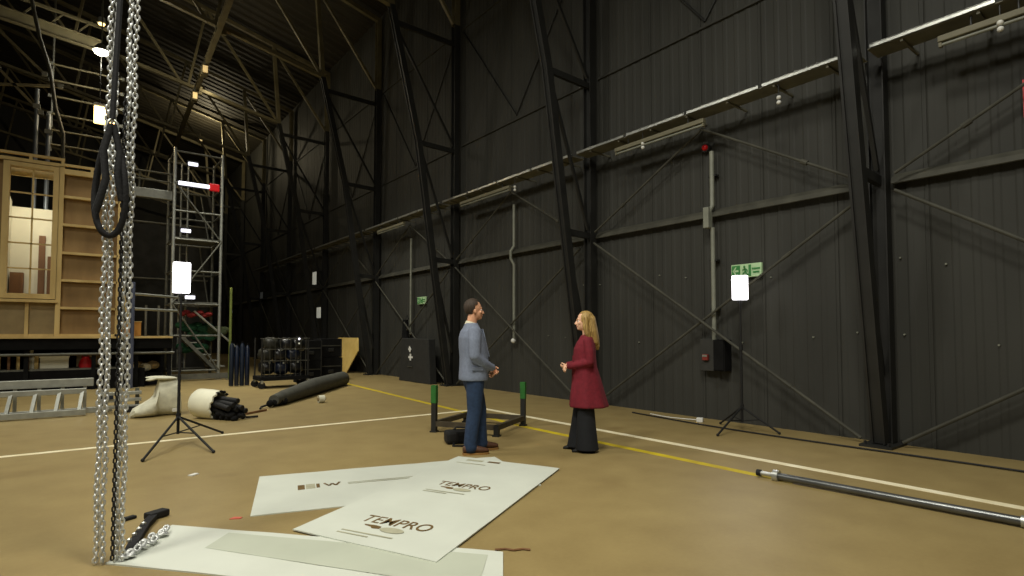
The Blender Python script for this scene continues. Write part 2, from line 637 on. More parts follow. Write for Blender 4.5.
# conduits, alarm and panels on the wall
t = thing('conduit', 'grey vertical conduit with an offset box below the red beacon', 'pipe', (8.16, 5.2, 1.3))
MB().path([(8.16, 5.2, 4.4), (8.16, 5.2, 3.5), (8.1, 5.24, 3.38), (8.1, 5.24, 3.2)], .038, 10).build('upper_pipe', M_greyconduit, t, smooth=True)
MB().tube((8.16, 5.2, 3.14), (8.16, 5.2, 1.3), .036, 10).build('lower_pipe', M_greyconduit, t, smooth=True)
MB().box((8.1, 5.25, 3.3), (.12, .1, .34)).build('offset_box', M_greyconduit, t, bevel=.01)
for z in (4.0, 2.6, 1.8):
    MB().box((8.2, 5.2, z), (.1, .14, .03)).build('clip', M_black, t)
t = thing('conduit', 'grey vertical conduit on the black wall between the man and the woman', 'pipe', (8.16, 10.5, 1.25))
MB().path([(8.16, 10.5, 4.5), (8.16, 10.5, 3.5), (8.1, 10.55, 3.38), (8.1, 10.55, 3.2), (8.16, 10.5, 3.05), (8.16, 10.5, 1.25)], .035, 10).build('pipe_run', M_greyconduit, t, smooth=True)
MB().ball((8.14, 10.5, 1.24), .06, 2).build('end_lamp', M_whiteplastic, t, smooth=True)
t = thing('conduit', 'thin grey vertical conduit beside the small green sign left of the man', 'pipe', (8.16, 15.6, 1.4))
MB().tube((8.16, 15.75, 4.4), (8.16, 15.75, 1.4), .035, 8).build('pipe_run', M_greyconduit, t, smooth=True)
t = thing('alarm_beacon', 'red round alarm beacon high on the black wall under the cable tray', 'alarm', (8.18, 5.33, 4.52))
MB().tube((8.26, 5.33, 4.5), (8.18, 5.33, 4.5), .07, 14).build('base', M_black, t)
MB().ball((8.17, 5.33, 4.5), .05, 3).build('red_dome', mat('red_beacon_glass', (170, 16, 20), .3, emit=.12, var=.05), t, smooth=True)
t = thing('call_point_box', 'grey wall panel with a red call point under the grey conduit', 'alarm', (8.2, 5.3, 1.0))
MB().box((8.2, 5.32, 1.06), (.14, .26, .52)).build('enclosure', mat('dark_grey_enclosure', (50, 50, 47), .6), t, bevel=.008)
MB().box((8.105, 5.33, 1.02), (.05, .10, .10)).build('call_point', mat('dull_red_plastic', (120, 44, 36), .5), t, bevel=.008)
MB().box((8.078, 5.33, 1.045), (.008, .08, .03)).build('glass', M_greyconduit, t)
t = thing('wall_cabinet', 'narrow matt black box on the wall right of the red call point', 'box', (8.18, 5.06, 1.0))
MB().box((8.16, 5.06, 1.06), (.2, .2, .5)).build('body', M_deepblack, t, bevel=.008)
MB().box((8.055, 5.06, 1.06), (.012, .17, .46)).build('door', M_deepblack, t)
t = thing('wall_notice', 'thin red edged white notice on the wall at the right edge of the picture', 'sign', (8.2, 1.4, 4.0))
MB().box((8.2, 1.27, 4.0), (.02, .2, .42)).build('board', M_red, t)
MB().box((8.185, 1.27, 4.0), (.012, .16, .36)).build('face', mat('pale_notice', (180, 150, 140), .6), t)

# exit signs


def exit_sign(y, z, w, h, label):
    x = 8.2
    t = thing('exit_sign', label, 'sign', (x, y, z), 'green exit signs on the wall')
    MB().box((x + .03, y, z), (.05, w, h)).build('sign_box', M_exitwhite, t, bevel=.006)
    # +y is left in the picture
    MB().box((x - .002, y + w * .33, z), (.008, w * .27, h * .82)).build('arrow_field', M_exit, t)
    a = MB()
    a.box((x - .008, y + w * .31, z), (.006, w * .14, h * .14))
    yy = y + w * .34
    a.prism([(x - .011, yy, z + h * .30), (x - .011, yy + w * .09, z), (x - .011, yy, z - h * .30), (x - .011, yy - w * .035, z - h * .30), (x - .011, yy + w * .03, z), (x - .011, yy - w * .035, z + h * .30)], (.006, 0, 0))
    a.build('arrow', M_exitwhite, t)
    # running figure
    f = MB()
    yc = y + w * .03
    X = x - .009
    f.ball((X, yc + .005, z + h * .28), h * .09, 2, (.3, 1, 1))
    P = lambda dy, dz: V(X, yc + dy * h, z + dz * h)
    for p, q in (((.0, .16), (-.06, -.08)), ((-.06, -.08), (.14, -.2)), ((.14, -.2), (.12, -.38)), ((-.06, -.08), (-.14, -.26)), ((-.14, -.26), (-.3, -.3)), ((0, .13), (.18, .02)), ((0, .13), (-.16, .06)), ((-.16, .06), (-.2, -.08))):
        f.bar(P(*p), P(*q), h * .085, .006, (1, 0, 0))
    f.build('running_figure', M_exit, t)
    MB().box((x - .002, y - w * .13, z), (.008, w * .075, h * .82)).build('doorway', M_exit, t)
    for zz, ww in ((z + h * .1, .26), (z - h * .16, .2)):
        MB().box((x - .002, y - w * .33, zz), (.006, w * ww, h * .12)).build('bar', M_exit, t)
    return t


exit_sign(4.66, 2.39, .50, .21, 'green exit sign with a white arrow just above the right lamp stand')
exit_sign(15.15, 2.42, .52, .22, 'small green exit sign far along the wall, left of the man')
# little lights and notices far down the wall
for yy, z, w, h, m_, lab in ((24.3, 3.8, .45, .55, M_dimlight, 'upper of two small pale lit panels far along the wall'), (23.7, 2.3, .45, .45, M_dimlight, 'lower of two small pale lit panels far along the wall'),
                            (33.2, 3.55, .5, .35, mat('very_dim_lens', (120, 124, 124), .5, emit=.08), 'dim grey panel on the wall in the far corner'),
                            (41, 2.8, .5, .45, M_smalllight, 'bright white bulkhead lamp in the far corner behind the green pole')):
    t = thing('bulkhead_light', lab, 'wall lamp', (8.15, yy, z), 'small lit panels far along the wall')
    MB().box((8.12, yy, z), (.28, w + .08, h + .08)).build('housing', M_black, t)
    MB().box((7.97, yy, z), (.03, w, h)).build('lens', m_, t, bevel=.008)

# fixings: rows of pale washers on the cladding
fx = MB()
for yy in [y * .52 - 1 for y in range(0, 22)]:
    for z in (1.35, 2.35):
        if random.random() < .55:
            yq = yy + random.uniform(-.1, .1)
            zq = z + random.uniform(-.12, .12)
            fx.tube((WX - .03, yq, zq), (WX + .01, yq, zq), .012, 6)
tag(fx.build('cladding_washers', M_greyconduit), 'scattered pale fixing washers on the black cladding', 'washer', None, 'stuff')

# black cable along the foot of the wall, plug
t = thing('floor_cable', 'long black cable lying along the foot of the black wall', 'cable', (7.7, 3, 0))
pts = []
for q in range(40):
    yy = 6.6 - q * .2
    pts.append((7.78 - .2 * math.sin(q * .16) * .6 - .012 * q, yy, .016))
MB().path(pts, .011, 6).build('cable_run', M_rubber, t, smooth=True)
t = thing('plug', 'small white plug lying at the foot of the wall beside the lamp stand', 'plug', (7.85, 5.3, 0))
MB().box((7.85, 5.28, .035), (.08, .1, .07), .4).build('plug_body', M_whiteplastic, t, bevel=.012)
MB().path([(7.85, 5.33, .03), (7.87, 5.6, .012), (7.82, 5.9, .012), (7.9, 6.3, .012)], .008, 6).build('lead', M_whiteplastic, t, smooth=True)

# ------------------------------------------------------------------ beam under the roof, lamps and pipes up there
t = thing('longitudinal_beam', 'long pale beam running into the distance under the roof trusses', 'beam', (3, 16, 10.4))
MB().ibeam((2.86, 12, 10.42), (3.5, 34, 10.42), .14, .17, up=(0, 0, 1)).build('girder', M_cream, t)
for yy in (18.28, 23.45, 28.62, 33.6):
    xx = 2.94 + (yy - 12) * .0277
    MB().box((xx, yy, 10.5), (.3, .1, .3)).build('clamp', M_cream, t)


def floodlight(label, p, m_, r, power, col, drop=.5, down=True, group='flood lamps under the roof'):
    t = thing('floodlight', label, 'lamp', p, group)
    x, y, z = p
    s = -1 if down else 1
    prof = [(.05, .22), (.10, .2), (r, .02), (r * 1.02, 0), (r * .95, 0)]
    rr = [[(x + a * math.cos(2 * PI * k / 16), y + a * math.sin(2 * PI * k / 16), z + b) for k in range(16)] for a, b in prof]
    MB().rings(rr).build('shade', M_galv, t, smooth=True)
    MB().ball((x, y, z - .01), r * .85, 2, (1, 1, .55)).build('lens', m_, t, smooth=True)
    MB().tube((x, y, z + .2), (x, y, z + .2 + drop), .02, 8).build('hanger', M_dull, t)
    ld = bpy.data.lights.new('flood', 'POINT')
    ld.energy = power
    ld.color = col
    ld.shadow_soft_size = .2
    o = bpy.data.objects.new('flood', ld)
    COL.objects.link(o)
    o.parent = t
    o.location = (0, 0, -.35)
    return t


floodlight('bright white flood lamp beside the hanging chains, highest of those lit', (.30, 20, 9.63), M_lamp, .22, 240, (1, .95, .8), 4.8)
floodlight('small dim lamp above the bright flood lamp, beside the chains', (.33, 23.4, 12.0), M_lampwarm, .12, 15, (1, .9, .65), .5)
# lantern pair
for xx, yy, z, w, lab in ((.30, 20.0, 7.75, .34, 'warm glowing lantern left of the chains above the scenery wall'), (.60, 20.15, 7.62, .2, 'smaller warm glowing lantern seen between the hanging chains')):
    t = thing('lantern', lab, 'lamp', (xx, yy, z), 'warm lanterns above the scenery')
    MB().box((xx, yy, z), (w * .8, w * .8, w * 1.35)).build('glass', M_lampwarm, t, bevel=.03)
    MB().box((xx, yy, z + w * .78), (w, w, .08)).build('cap', M_black, t, bevel=.02)
    MB().tube((xx, yy, z + w * .8), (xx, yy, 14.6), .015, 6).build('hanger', M_black, t)
    ld = bpy.data.lights.new('glow', 'POINT')
    ld.energy = 50
    ld.color = (1, .8, .5)
    ld.shadow_soft_size = .15
    o = bpy.data.objects.new('glow', ld)
    COL.objects.link(o)
    o.parent = t
    o.location = (0, -.4, 0)
# fittings on the beam, and an added far lamp placed to brighten the roof sheets
for xx, yy, z, pw, lab in ((3.05, 20.6, 10.1, 60, 'small warm work lamp clamped under the long beam, nearer one'), (3.1, 23.0, 10.05, 20, 'small warm work lamp clamped under the long beam, middle one'), (4.9, 33.95, 11.9, 420, 'small added lamp up among the far trusses to brighten the roof sheets')):
    t = thing('work_lamp', lab, 'lamp', (xx, yy, z), 'work lamps on the long beam')
    MB().box((xx, yy, z), (.2, .3, .34)).build('housing', M_cream, t, bevel=.02)
    MB().box((xx, yy - .16, z), (.14, .02, .22)).build('lens', mat('work_lamp_lens', (255, 220, 150), .4, emit=.9, var=0), t)
    MB().bar((xx, yy, z + .15), (xx, yy, z + .35), .05, .05).build('clamp', M_dull, t)
    ld = bpy.data.lights.new('work_glow', 'POINT')
    ld.energy = pw
    ld.color = (1, .85, .55)
    ld.shadow_soft_size = .2
    o = bpy.data.objects.new('work_glow', ld)
    COL.objects.link(o)
    o.parent = t
    o.location = (.5, .2, .5) if yy < 30 else (.1, .45, .25)

# lighting bars above the scenery: steel tubes across the hall
bars = [(22.0, 9.7), (22.0, 9.2), (22.0, 8.7), (22.0, 8.15), (22.0, 7.65), (22.0, 7.2)]
words = ['topmost', 'second from the top', 'third from the top', 'fourth from the top', 'second lowest', 'lowest']
for (yy, z), w in zip(bars, words):
    t = thing('lighting_bar', 'steel tube left of the chains above the scenery, ' + w + ' of the stack', 'bar', (0, yy, z), 'lighting bars above the scenery')
    MB().tube((-.95, yy, z), (.95, yy, z), .035, 8).build('tube', M_cream, t, smooth=True)
    for xx in (-.9, .9):
        MB().box((xx, yy, z), (.1, .1, .1)).build('coupler', M_dull, t)
t = thing('bar_hanger', 'thin pair of steel droppers carrying the stacked lighting bars', 'hanger', (0, 22, 9))
for xx in (-.85, .62):
    MB().tube((xx, 22.05, 7.0), (xx, 22.05, 14.6), .03, 8).build('dropper', M_dull, t, smooth=True)
t = thing('lighting_truss', 'wide pale beam across the roof at the upper left, left of the bright flood lamp', 'beam', (-1, 21, 10.6))
MB().ibeam((-3.5, 21, 10.62), (.3, 21, 10.2), .18, .34, up=(0, 0, 1)).build('girder', M_cream, t)
MB().bar((-3.5, 21, 11.25), (.6, 21, 10.75), .08, .08).build('upper_tube', M_cream, t)
for q in range(6):
    x0 = -3.4 + q * .62
    MB().bar((x0, 21, 10.62 + (-3.5 - x0) * .11 + .15), (x0 + .32, 21, 11.22 + (-3.5 - x0) * .12), .04, .04).build('lacing', M_cream, t)
t = thing('cable_drop', 'thick grey cable bundle curving down from the roof behind the scenery', 'cable', (-1, 19.5, 8))
MB().path([(-1.5, 19.6, 12.2), (-1.45, 19.6, 11.6), (-1.25, 19.6, 10.4), (-1.05, 19.6, 9.4), (-.82, 19.6, 8.6), (-.68, 19.6, 7.6), (-.5, 19.6, 6.9), (-.48, 19.6, 5.85)], .05, 10).build('cable_run', M_rail, t, smooth=True)
MB().box((-.48, 19.6, 5.75), (.2, .2, .2)).build('shackle', M_dull, t)
for xx, z1, lab in ((-1.09, 8.15, 'taller grey upright pole behind the window scenery'), (-.83, 7.5, 'shorter grey upright pole behind the window scenery')):
    t = thing('scaffold_pole', lab, 'pole', (xx, 20, 0), 'upright poles behind the scenery')
    MB().tube((xx, 20, 1.35), (xx, 20, z1), .055, 10).build('tube', mat('blue_grey_tube', (120, 126, 132), .45, metal=.5), t, smooth=True)
    MB().box((xx, 20, z1 - .5), (.16, .16, .12)).build('coupler', M_dull, t)
    MB().box((xx, 20, 1.36), (.15, .15, .02)).build('foot', M_dull, t)
for a, b, lab in (((-2.4, 20, 10.0), (-.95, 20, 8.6), 'upper slanting pale brace at the top left corner'), ((-1.9, 20, 8.5), (-1.0, 20, 7.5), 'lower slanting pale brace at the left edge'), ((-2.6, 20, 7.9), (-.6, 20, 8.35), 'thin nearly level tube at the left edge above the scenery')):
    t = thing('slanting_brace', lab, 'brace', a, 'loose braces at the upper left')
    MB().bar(a, b, .07, .07).build('strut', M_cream, t)
    for e in (a, b):
        MB().box(e, (.12, .12, .12)).build('coupler', M_dull, t)

# ------------------------------------------------------------------ scenery: platform, window flat, shelved flat
PZ = 1.34
t = thing('platform', 'raised black scenery platform with a pale timber deck edge', 'platform', (-1, 18, 0))
MB().box2((-5, 17.62, 1.29), (2.0, 22.5, PZ)).build('deck', M_pine, t)
MB().box2((-5, 17.7, 1.02), (2.0, 17.78, 1.29)).build('fascia', M_deepblack, t)
MB().tube((-5, 17.72, .9), (2.05, 17.72, .9), .035, 10).build('rail', M_dull, t, smooth=True)
for xx in (-3.4, -2.2, -1.75, -1.0, .3, 1.2, 1.95):
    MB().box((xx, 17.8, .51), (.09, .09, 1.02)).build('leg', M_deepblack, t)
MB().box2((-5, 17.85, .5), (1.0, 18.6, .54)).build('shelf', M_dull, t)
MB().box2((-5, 17.84, 0), (1.4, 17.9, .5)).build('kick_board', M_deepblack, t)
MB().box2((-5, 19.6, 0), (2.0, 19.65, 1.28)).build('back_cloth', M_deepblack, t)
# stored things on the low shelf
t = thing('storage_box', 'long white box on the low shelf under the scenery platform', 'box', (-.55, 18.2, .54))
MB().box((-.48, 18.2, .68), (.56, .3, .28)).build('carton', M_setwhite, t, bevel=.01)
MB().box((-.48, 18.2, .83), (.59, .33, .04)).build('lid', M_setwhite, t)
t = thing('spray_bottle', 'white bottle left of the long white box under the platform', 'bottle', (-.92, 18.15, .54))
MB().rings([[(-.92 + r * math.cos(a * PI / 6), 18.15 + r * math.sin(a * PI / 6), z) for a in range(12)] for r, z in ((.08, .54), (.085, .56), (.085, .78), (.03, .86), (.03, .9))]).build('bottle', M_setwhite, t, smooth=True)
MB().box((-.92, 18.12, .95), (.06, .12, .1)).build('nozzle', M_setwhite, t)
t = thing('red_bag', 'red bag on the low shelf under the platform', 'bag', (.15, 18.15, .54))
MB().rings([[(.14 + rx * math.cos(a * PI / 7), 18.15 + .1 * math.sin(a * PI / 7), z) for a in range(14)] for rx, z in ((.13, .54), (.15, .6), (.12, .72), (.06, .82))]).build('bag_body', M_red, t, smooth=True)
MB().path([(.06, 18.15, .8), (.08, 18.15, .9), (.19, 18.15, .9), (.21, 18.15, .8)], .012, 6).build('handle', M_red, t)
t = thing('storage_tub', 'pale tub with a rim to the right of the red bag under the platform', 'tub', (.15, 18.3, .54))
MB().box((.2, 18.42, .7), (.5, .2, .3)).build('tub_body', M_panelgrey, t, bevel=.02)
MB().box((.2, 18.42, .86), (.54, .24, .03)).build('rim', M_panelgrey, t)
for q in range(5):
    xx = -1.5 + q * .17
    t = thing('timber_offcut', 'short pale timber offcut in the row standing under the platform at the left edge', 'timber', (xx, 18.0, .54), 'timber offcuts under the platform')
    MB().box((xx, 18.0, .70 + .02 * (q % 2)), (.05, .06, .34 + .04 * (q % 2)), .2 * q).build('batten', M_pine if q % 2 == 0 else M_brown, t)
for xx, yy, w, h, lab in ((1.25, 18.6, .4, .5, 'bundle of pale cloth stored under the platform right of the chains'),):
    t = thing('cloth_bundle', lab, 'bundle', (xx, yy, .3))
    MB().box2((.95, 18.3, 0), (1.85, 18.9, .34)).build('crate', M_deepblack, t, bevel=.02)
    for q in range(4):
        MB().ball((1.1 + q * .18, 18.55 + .05 * (q % 2), .48 + .05 * (q % 2)), .14, 2, (1.2, 1, .9)).build('fold', M_panelgrey if q % 2 else M_setwhite, t, smooth=True)

# window flat
t = thing('window_flat', 'timber scenery wall with a tall paned sash window at the left edge', 'scenery', (-1, 18, PZ))
Y0 = 18.0
oL, oR, oB, oT = -1.42, -.61, 2.38, 5.46
p = MB()
p.box2((-3.2, Y0, PZ), (oL, Y0 + .02, 5.62))
p.box2((oR, Y0, PZ), (-.42, Y0 + .02, 5.62))
p.box2((oL, Y0, PZ), (oR, Y0 + .02, oB))
p.box2((oL, Y0, oT), (oR, Y0 + .02, 5.62))
p.build('plywood_skin', M_ply, t)
f = MB()
f.rings([[(oL - .12, y_, oB - .12), (oR + .12, y_, oB - .12), (oR + .12, y_, oT + .10), (oL - .12, y_, oT + .10)] for y_ in (Y0 - .14, Y0 + .1)] +
        [[(oL, y_, oB), (oR, y_, oB), (oR, y_, oT), (oL, y_, oT)] for y_ in (Y0 + .1, Y0 - .14)] +
        [[(oL - .12, Y0 - .14, oB - .12), (oR + .12, Y0 - .14, oB - .12), (oR + .12, Y0 - .14, oT + .10), (oL - .12, Y0 - .14, oT + .10)]], caps=False)
bmesh.ops.remove_doubles(f.bm, verts=f.bm.verts[:], dist=.0005)
f.build('window_frame', M_pine, t)
MB().box2((-3.2, Y0 - .2, 2.17), (oR + .15, Y0, 2.24)).build('sill', M_pine, t)
s = MB()
xm = (oL + oR) / 2 + .02
s.box2((xm - .018, Y0 - .03, oB), (xm + .018, Y0 + .02, oT))
for q in range(1, 5):
    z = oB + (oT - oB) * q / 5
    s.box2((oL, Y0 - .03, z - .016), (oR, Y0 + .02, z + .016))
s.build('glazing_bars', M_pine, t)
for xx in (-1.03, -1.9, -2.7):
    MB().box2((xx - .035, Y0 - .1, PZ), (xx + .035, Y0, 2.17)).build('stile', M_pine, t)
MB().box2((-.50, Y0 - .14, PZ), (-.40, Y0, 5.6)).build('stile', M_pine, t)
MB().box2((-3.2, Y0 - .06, PZ), (oR + .1, Y0 - .03, PZ + .06)).build('bottom_rail', M_pine, t)
MB().box2((-3.2, Y0 - .14, 5.58), (-.40, Y0 + .02, 5.66)).build('top_rail', M_pine, t)
MB().box2((-3.2, Y0 - .14, 5.74), (-.40, Y0 - .06, 5.80)).build('hand_rail', M_pine, t)
for xx in (-1.9, -1.05, -.44):
    MB().box2((xx - .03, Y0 - .14, 5.66), (xx + .03, Y0 - .06, 5.74)).build('block', M_pine, t)
MB().box2((-3.2, Y0 - .02, PZ + .06), (-.5, Y0 - .005, 2.17)).build('lower_panel', M_panelgrey, t)

# framed flat with rails like shelves
t = thing('framed_flat', 'tall plywood scenery flat with shelf like rails right of the window', 'scenery', (.2, 18, PZ))
MB().box2((-.40, Y0, PZ), (.78, Y0 + .02, 5.55)).build('plywood_skin', M_ply, t)
for z in (4.85, 4.14, 3.43, 2.74, 2.05):
    MB().box2((-.40, Y0 - .12, z - .03), (.74, Y0, z + .03)).build('rail', M_pine, t)
MB().box2((-.40, Y0 - .12, 5.42), (.78, Y0, 5.55)).build('top_rail', M_pine, t)
MB().box2((-.40, Y0 - .12, PZ), (.78, Y0, PZ + .06)).build('bottom_rail', M_pine, t)
MB().box2((.72, Y0 - .12, PZ), (.78, Y0, 5.5)).build('stile', M_pine, t)
MB().box2((-.40, Y0 - .12, 5.62), (.78, Y0 - .06, 5.68)).build('hand_rail', M_pine, t)
for xx in (.15, .72):
    MB().box2((xx - .03, Y0 - .12, 5.55), (xx + .03, Y0 - .06, 5.62)).build('block', M_pine, t)
b = MB()
b.bar((.80, Y0 - .25, 2.85), (1.02, Y0 - .25, 1.7), .05, .06)
b.bar((.80, Y0 - .25, 1.7), (1.02, Y0 - .25, 1.7), .05, .06)
b.build('french_brace', M_pine, t)
t = thing('plywood_crate', 'orange brown plywood crate on the platform right of the chains', 'crate', (1.05, 18.2, PZ))
MB().box((1.1, 18.3, PZ + .19), (.42, .4, .38)).build('crate_body', M_orange, t, bevel=.008)
MB().box((1.1, 18.3, PZ + .39), (.45, .43, .02)).build('crate_lid', M_pine, t)

# white room behind the window, with door and cornice
t = thing('interior_flat', 'white painted scenery room seen through the paned window', 'scenery', (-1, 21, PZ))
MB().box2((-2.4, 19.7, PZ), (-.2, 19.74, 4.78)).build('back_wall', M_setwhite, t)
MB().prism([(-1.50, 18.35, PZ), (-1.50, 19.7, PZ), (-1.50, 19.7, 4.9), (-1.50, 18.35, 5.0)], (-.04, 0, 0)).build('side_wall', M_setwhite, t)
MB().box2((-.93, 19.64, 2.2), (-.79, 19.7, 4.05)).build('door', M_brown, t)
MB().box2((-.74, 19.62, 2.2), (-.62, 19.7, 3.5)).build('door', M_brown, t)
MB().box2((-1.47, 19.3, 1.9), (-1.2, 19.6, 3.0)).build('cupboard', M_brown, t)
MB().box2((-1.49, 18.5, 5.36), (-.45, 18.56, 5.62)).build('pelmet', mat('cream_pelmet', (236, 216, 160), .6, var=.15, scale=9), t)
area('set_lamp', (-.9, 18.28, 5.2), (-1.0, 19.6, 4.0), .3, 24, (1, .93, .75))

# black cloth behind, bridge beam and scaffold tower
t = thing('stage_drape', 'dark grey stage cloth hanging between the scenery and the scaffold tower', 'drape', (1.8, 24, 0))
rr = []
pts = [(x0 / 20 * 3.6 + .2, 24 + .05 * math.sin(x0 * 1.7)) for x0 in range(21)]
MB().rings([[V(x, y_, z) for x, y_ in pts] + [V(x, y_ + .03, z) for x, y_ in pts[::-1]] for z in (.02, 2.8, 5.4)]).build('cloth', M_drape, t, smooth=True)
MB().tube((.1, 24.01, 5.45), (3.9, 24.01, 5.45), .04, 8).build('batten', M_dull, t)
for z, nm in ((3.4, 'tube_rail'),):
    MB().tube((.2, 23.85, z), (3.8, 23.85, z), .03, 8).build(nm, M_dull, t)
t = thing('bridge_beam', 'pale aluminium bridge beam with two handrails between chains and scaffold tower', 'beam', (1.5, 19.9, 5.7))
MB().box2((.3, 19.85, 5.5), (2.15, 20.05, 5.78)).build('beam_side', M_alu, t, bevel=.02)
for z in (6.05, 6.3):
    MB().tube((.3, 19.9, z), (2.15, 19.9, z), .03, 8).build('handrail', M_dull, t)
for xx in (.4, 1.3, 2.1):
    MB().tube((xx, 19.9, 5.75), (xx, 19.9, 6.33), .025, 8).build('post', M_dull, t)
t = thing('guard_rail', 'short scaffold guard rail on the platform left of the scaffold tower', 'rail', (1.5, 17.7, PZ))
MB().tube((1.07, 17.5, 0), (1.07, 17.5, 2.75), .05, 10).build('post', mat('blue_steel_post', (86, 92, 112), .5, metal=.3), t, smooth=True)
for z in (2.45, 2.06):
    MB().tube((1.07, 17.56, z), (2.2, 18.6, z), .035, 8).build('rail', M_alu, t, smooth=True)
for xx in (1.45, 1.75):
    MB().tube((xx, 18.6, PZ), (xx, 18.6, 2.2), .03, 8).build('baluster', M_dull, t)
MB().box((1.07, 17.5, .01), (.16, .16, .02)).build('foot', M_dull, t)

TX0, TX1, TY0, TY1 = 2.14, 3.42, 19.3, 20.7
t = thing('scaffold_tower', 'tall aluminium scaffold tower with stairs beside the scenery platform', 'scaffold', (2.9, 20, 0))
for xx in (TX0, TX1):
    for yy in (TY0, TY1):
        st = MB().tube((xx, yy, .12), (xx, yy, 7.0), .045, 10).build('standard', M_alu if yy == TY0 else M_dull, t, smooth=True)
        MB().tube((xx, yy, 0), (xx, yy, .12), .025, 8).build('jack', M_galv, st)
        MB().box((xx, yy, .012), (.16, .16, .024)).build('foot_plate', M_galv, st)
for z in (.3, 1.35, 2.3, 3.3, 4.25, 5.1, 5.95, 6.9):
    for yy in (TY0, TY1):
        MB().tube((TX0, yy, z), (TX1, yy, z), .03, 8).build('ledger', M_dull, t)
    for xx in (TX0, TX1):
        MB().tube((xx, TY0, z), (xx, TY1, z), .03, 8).build('transom', M_dull, t)
for xx in (TX0 + .35, (TX0 + TX1) / 2 - .1, ):
    MB().tube((xx, TY1, .3), (xx, TY1, 6.9), .03, 8).build('ladder_stile', M_alu, t)
for q in range(22):
    MB().tube((TX0 + .35, TY1, .5 + q * .29), ((TX0 + TX1) / 2 - .1, TY1, .5 + q * .29), .018, 6).build('ladder_rung', M_dull, t)
zz = [.3, 2.3, 4.25, 5.95]
for q, (a, b) in enumerate(zip(zz, zz[1:])):
    MB().tube((TX0, TY0 - .05, a) if q % 2 else (TX0, TY0 - .05, b), (TX1, TY0 - .05, b) if q % 2 else (TX1, TY0 - .05, a), .024, 8).build('diagonal', M_dull, t)
    MB().tube((TX1 - .1, TY1, a + .1), (TX0 + .9, TY1, b), .024, 8).build('diagonal', M_dull, t)
for z in (4.28, 2.33):
    MB().box2((TX0 + .05, TY0 + .1, z), (TX1 - .05, TY1 - .1, z + .05)).build('deck_board', M_dull, t)
MB().box2((TX0 - .1, TY0 - .12, .04), (TX1 + .4, TY0 + .02, .2)).build('toe_board', M_dull, t)
sg = MB()
sg.bar((TX0 + .25, TY0 + .3, 1.4), (TX1 + .02, TY0 + .3, .25), .05, .1)
sg.bar((TX0 + .25, TY0 + .9, 1.4), (TX1 + .02, TY0 + .9, .25), .05, .1)
sg.build('stair_stringer', M_dull, t)
for q in range(6):
    u = (q + .5) / 6
    MB().box((TX0 + .25 + u * 1.2 + .05, TY0 + .6, 1.42 - u * 1.13), (.24, .62, .03)).build('stair_tread', M_alu, t)
MB().tube((TX0 + .6, TY0 + .1, 2.1), (TX1 + .6, TY0 + .1, .9), .03, 8).build('stair_handrail', M_alu, t)
# lit strip, red marker and small lamps on the tower
t = thing('lit_strip', 'bright white strip light with a red end across the tower', 'lamp', (2.7, TY0 - .1, 5.85))
MB().box2((2.22, TY0 - .16, 5.86), (3.05, TY0 - .08, 5.97)).build('tube_light', M_smalllight, t, bevel=.02)
MB().box2((3.05, TY0 - .17, 5.8), (3.32, TY0 - .07, 6.03)).build('red_end', mat('red_marker', (196, 24, 30), .4, emit=.35, var=0), t, bevel=.03)
MB().box2((2.2, TY0 - .08, 5.83), (3.34, TY0 - .04, 5.99)).build('backing', M_black, t)
for xx, z, lab in ((2.6, 6.55, 'topmost small white lamp on the scaffold tower'), (2.45, 4.5, 'middle small white lamp on the scaffold tower'), (2.6, 2.5, 'lowest small white lamp on the scaffold tower, under the lamp stand panel')):
    t = thing('tower_lamp', lab, 'lamp', (xx, TY0, z), 'small lamps on the scaffold tower')
    MB().box((xx, TY0 - .08, z), (.26, .08, .10)).build('lens', M_smalllight, t, bevel=.02)
    MB().box((xx, TY0 - .02, z + .03), (.3, .06, .16)).build('housing', M_black, t)
t = thing('red_cloth', 'red cloth bundle on the scaffold tower stairs', 'cloth', (2.75, TY0 + .4, 2.1))
c = MB()
for q in range(7):
    c.ball((2.45 + q * .12, TY0 + .3 + .05 * (q % 2), 2.02 + .05 * math.sin(q * 2.1)), .11, 2, (1.1, 1, .7))
c.build('folds', mat('dull_red_cloth', (130, 36, 34), .9, var=.3, scale=8), t, smooth=True)
for q, (xx, z, w, m_) in enumerate(((2.9, 1.62, .75, M_darkgreen), (3.15, 1.35, .6, M_darkgreen), (2.85, .95, .6, M_darkgreen), (3.5, 1.5, .5, mat('olive_netting', (66, 74, 46), .9, var=.3, scale=10)))):
    t = thing('netting_bundle', ['upper green netting bundle in the scaffold tower', 'middle green netting bundle in the scaffold tower', 'lower green netting bundle above the stair treads', 'olive netting bundle at the right of the scaffold tower'][q], 'netting', (xx, 20, z - .2), 'netting bundles in the scaffold tower')
    c = MB()
    for j in range(6):
        c.ball((xx - w / 2 + w * j / 5, 20.3 + .08 * math.sin(j * 3), z + .06 * math.cos(j * 2.3)), .15, 2, (1.2, 1, .8))
    c.build('folds', m_, t, smooth=True)
t = thing('green_pole', 'thin upright green pole at the right side of the scaffold tower', 'pole', (3.7, 19.1, 0))
MB().tube((3.7, 19.1, .02), (3.7, 19.1, 2.85), .04, 10).build('tube', mat('olive_green_paint', (112, 124, 60), .6), t, smooth=True)
MB().box((3.7, 19.1, .012), (.2, .2, .024)).build('foot', M_dull, t)
for yy in (27.5, 31):
    pass

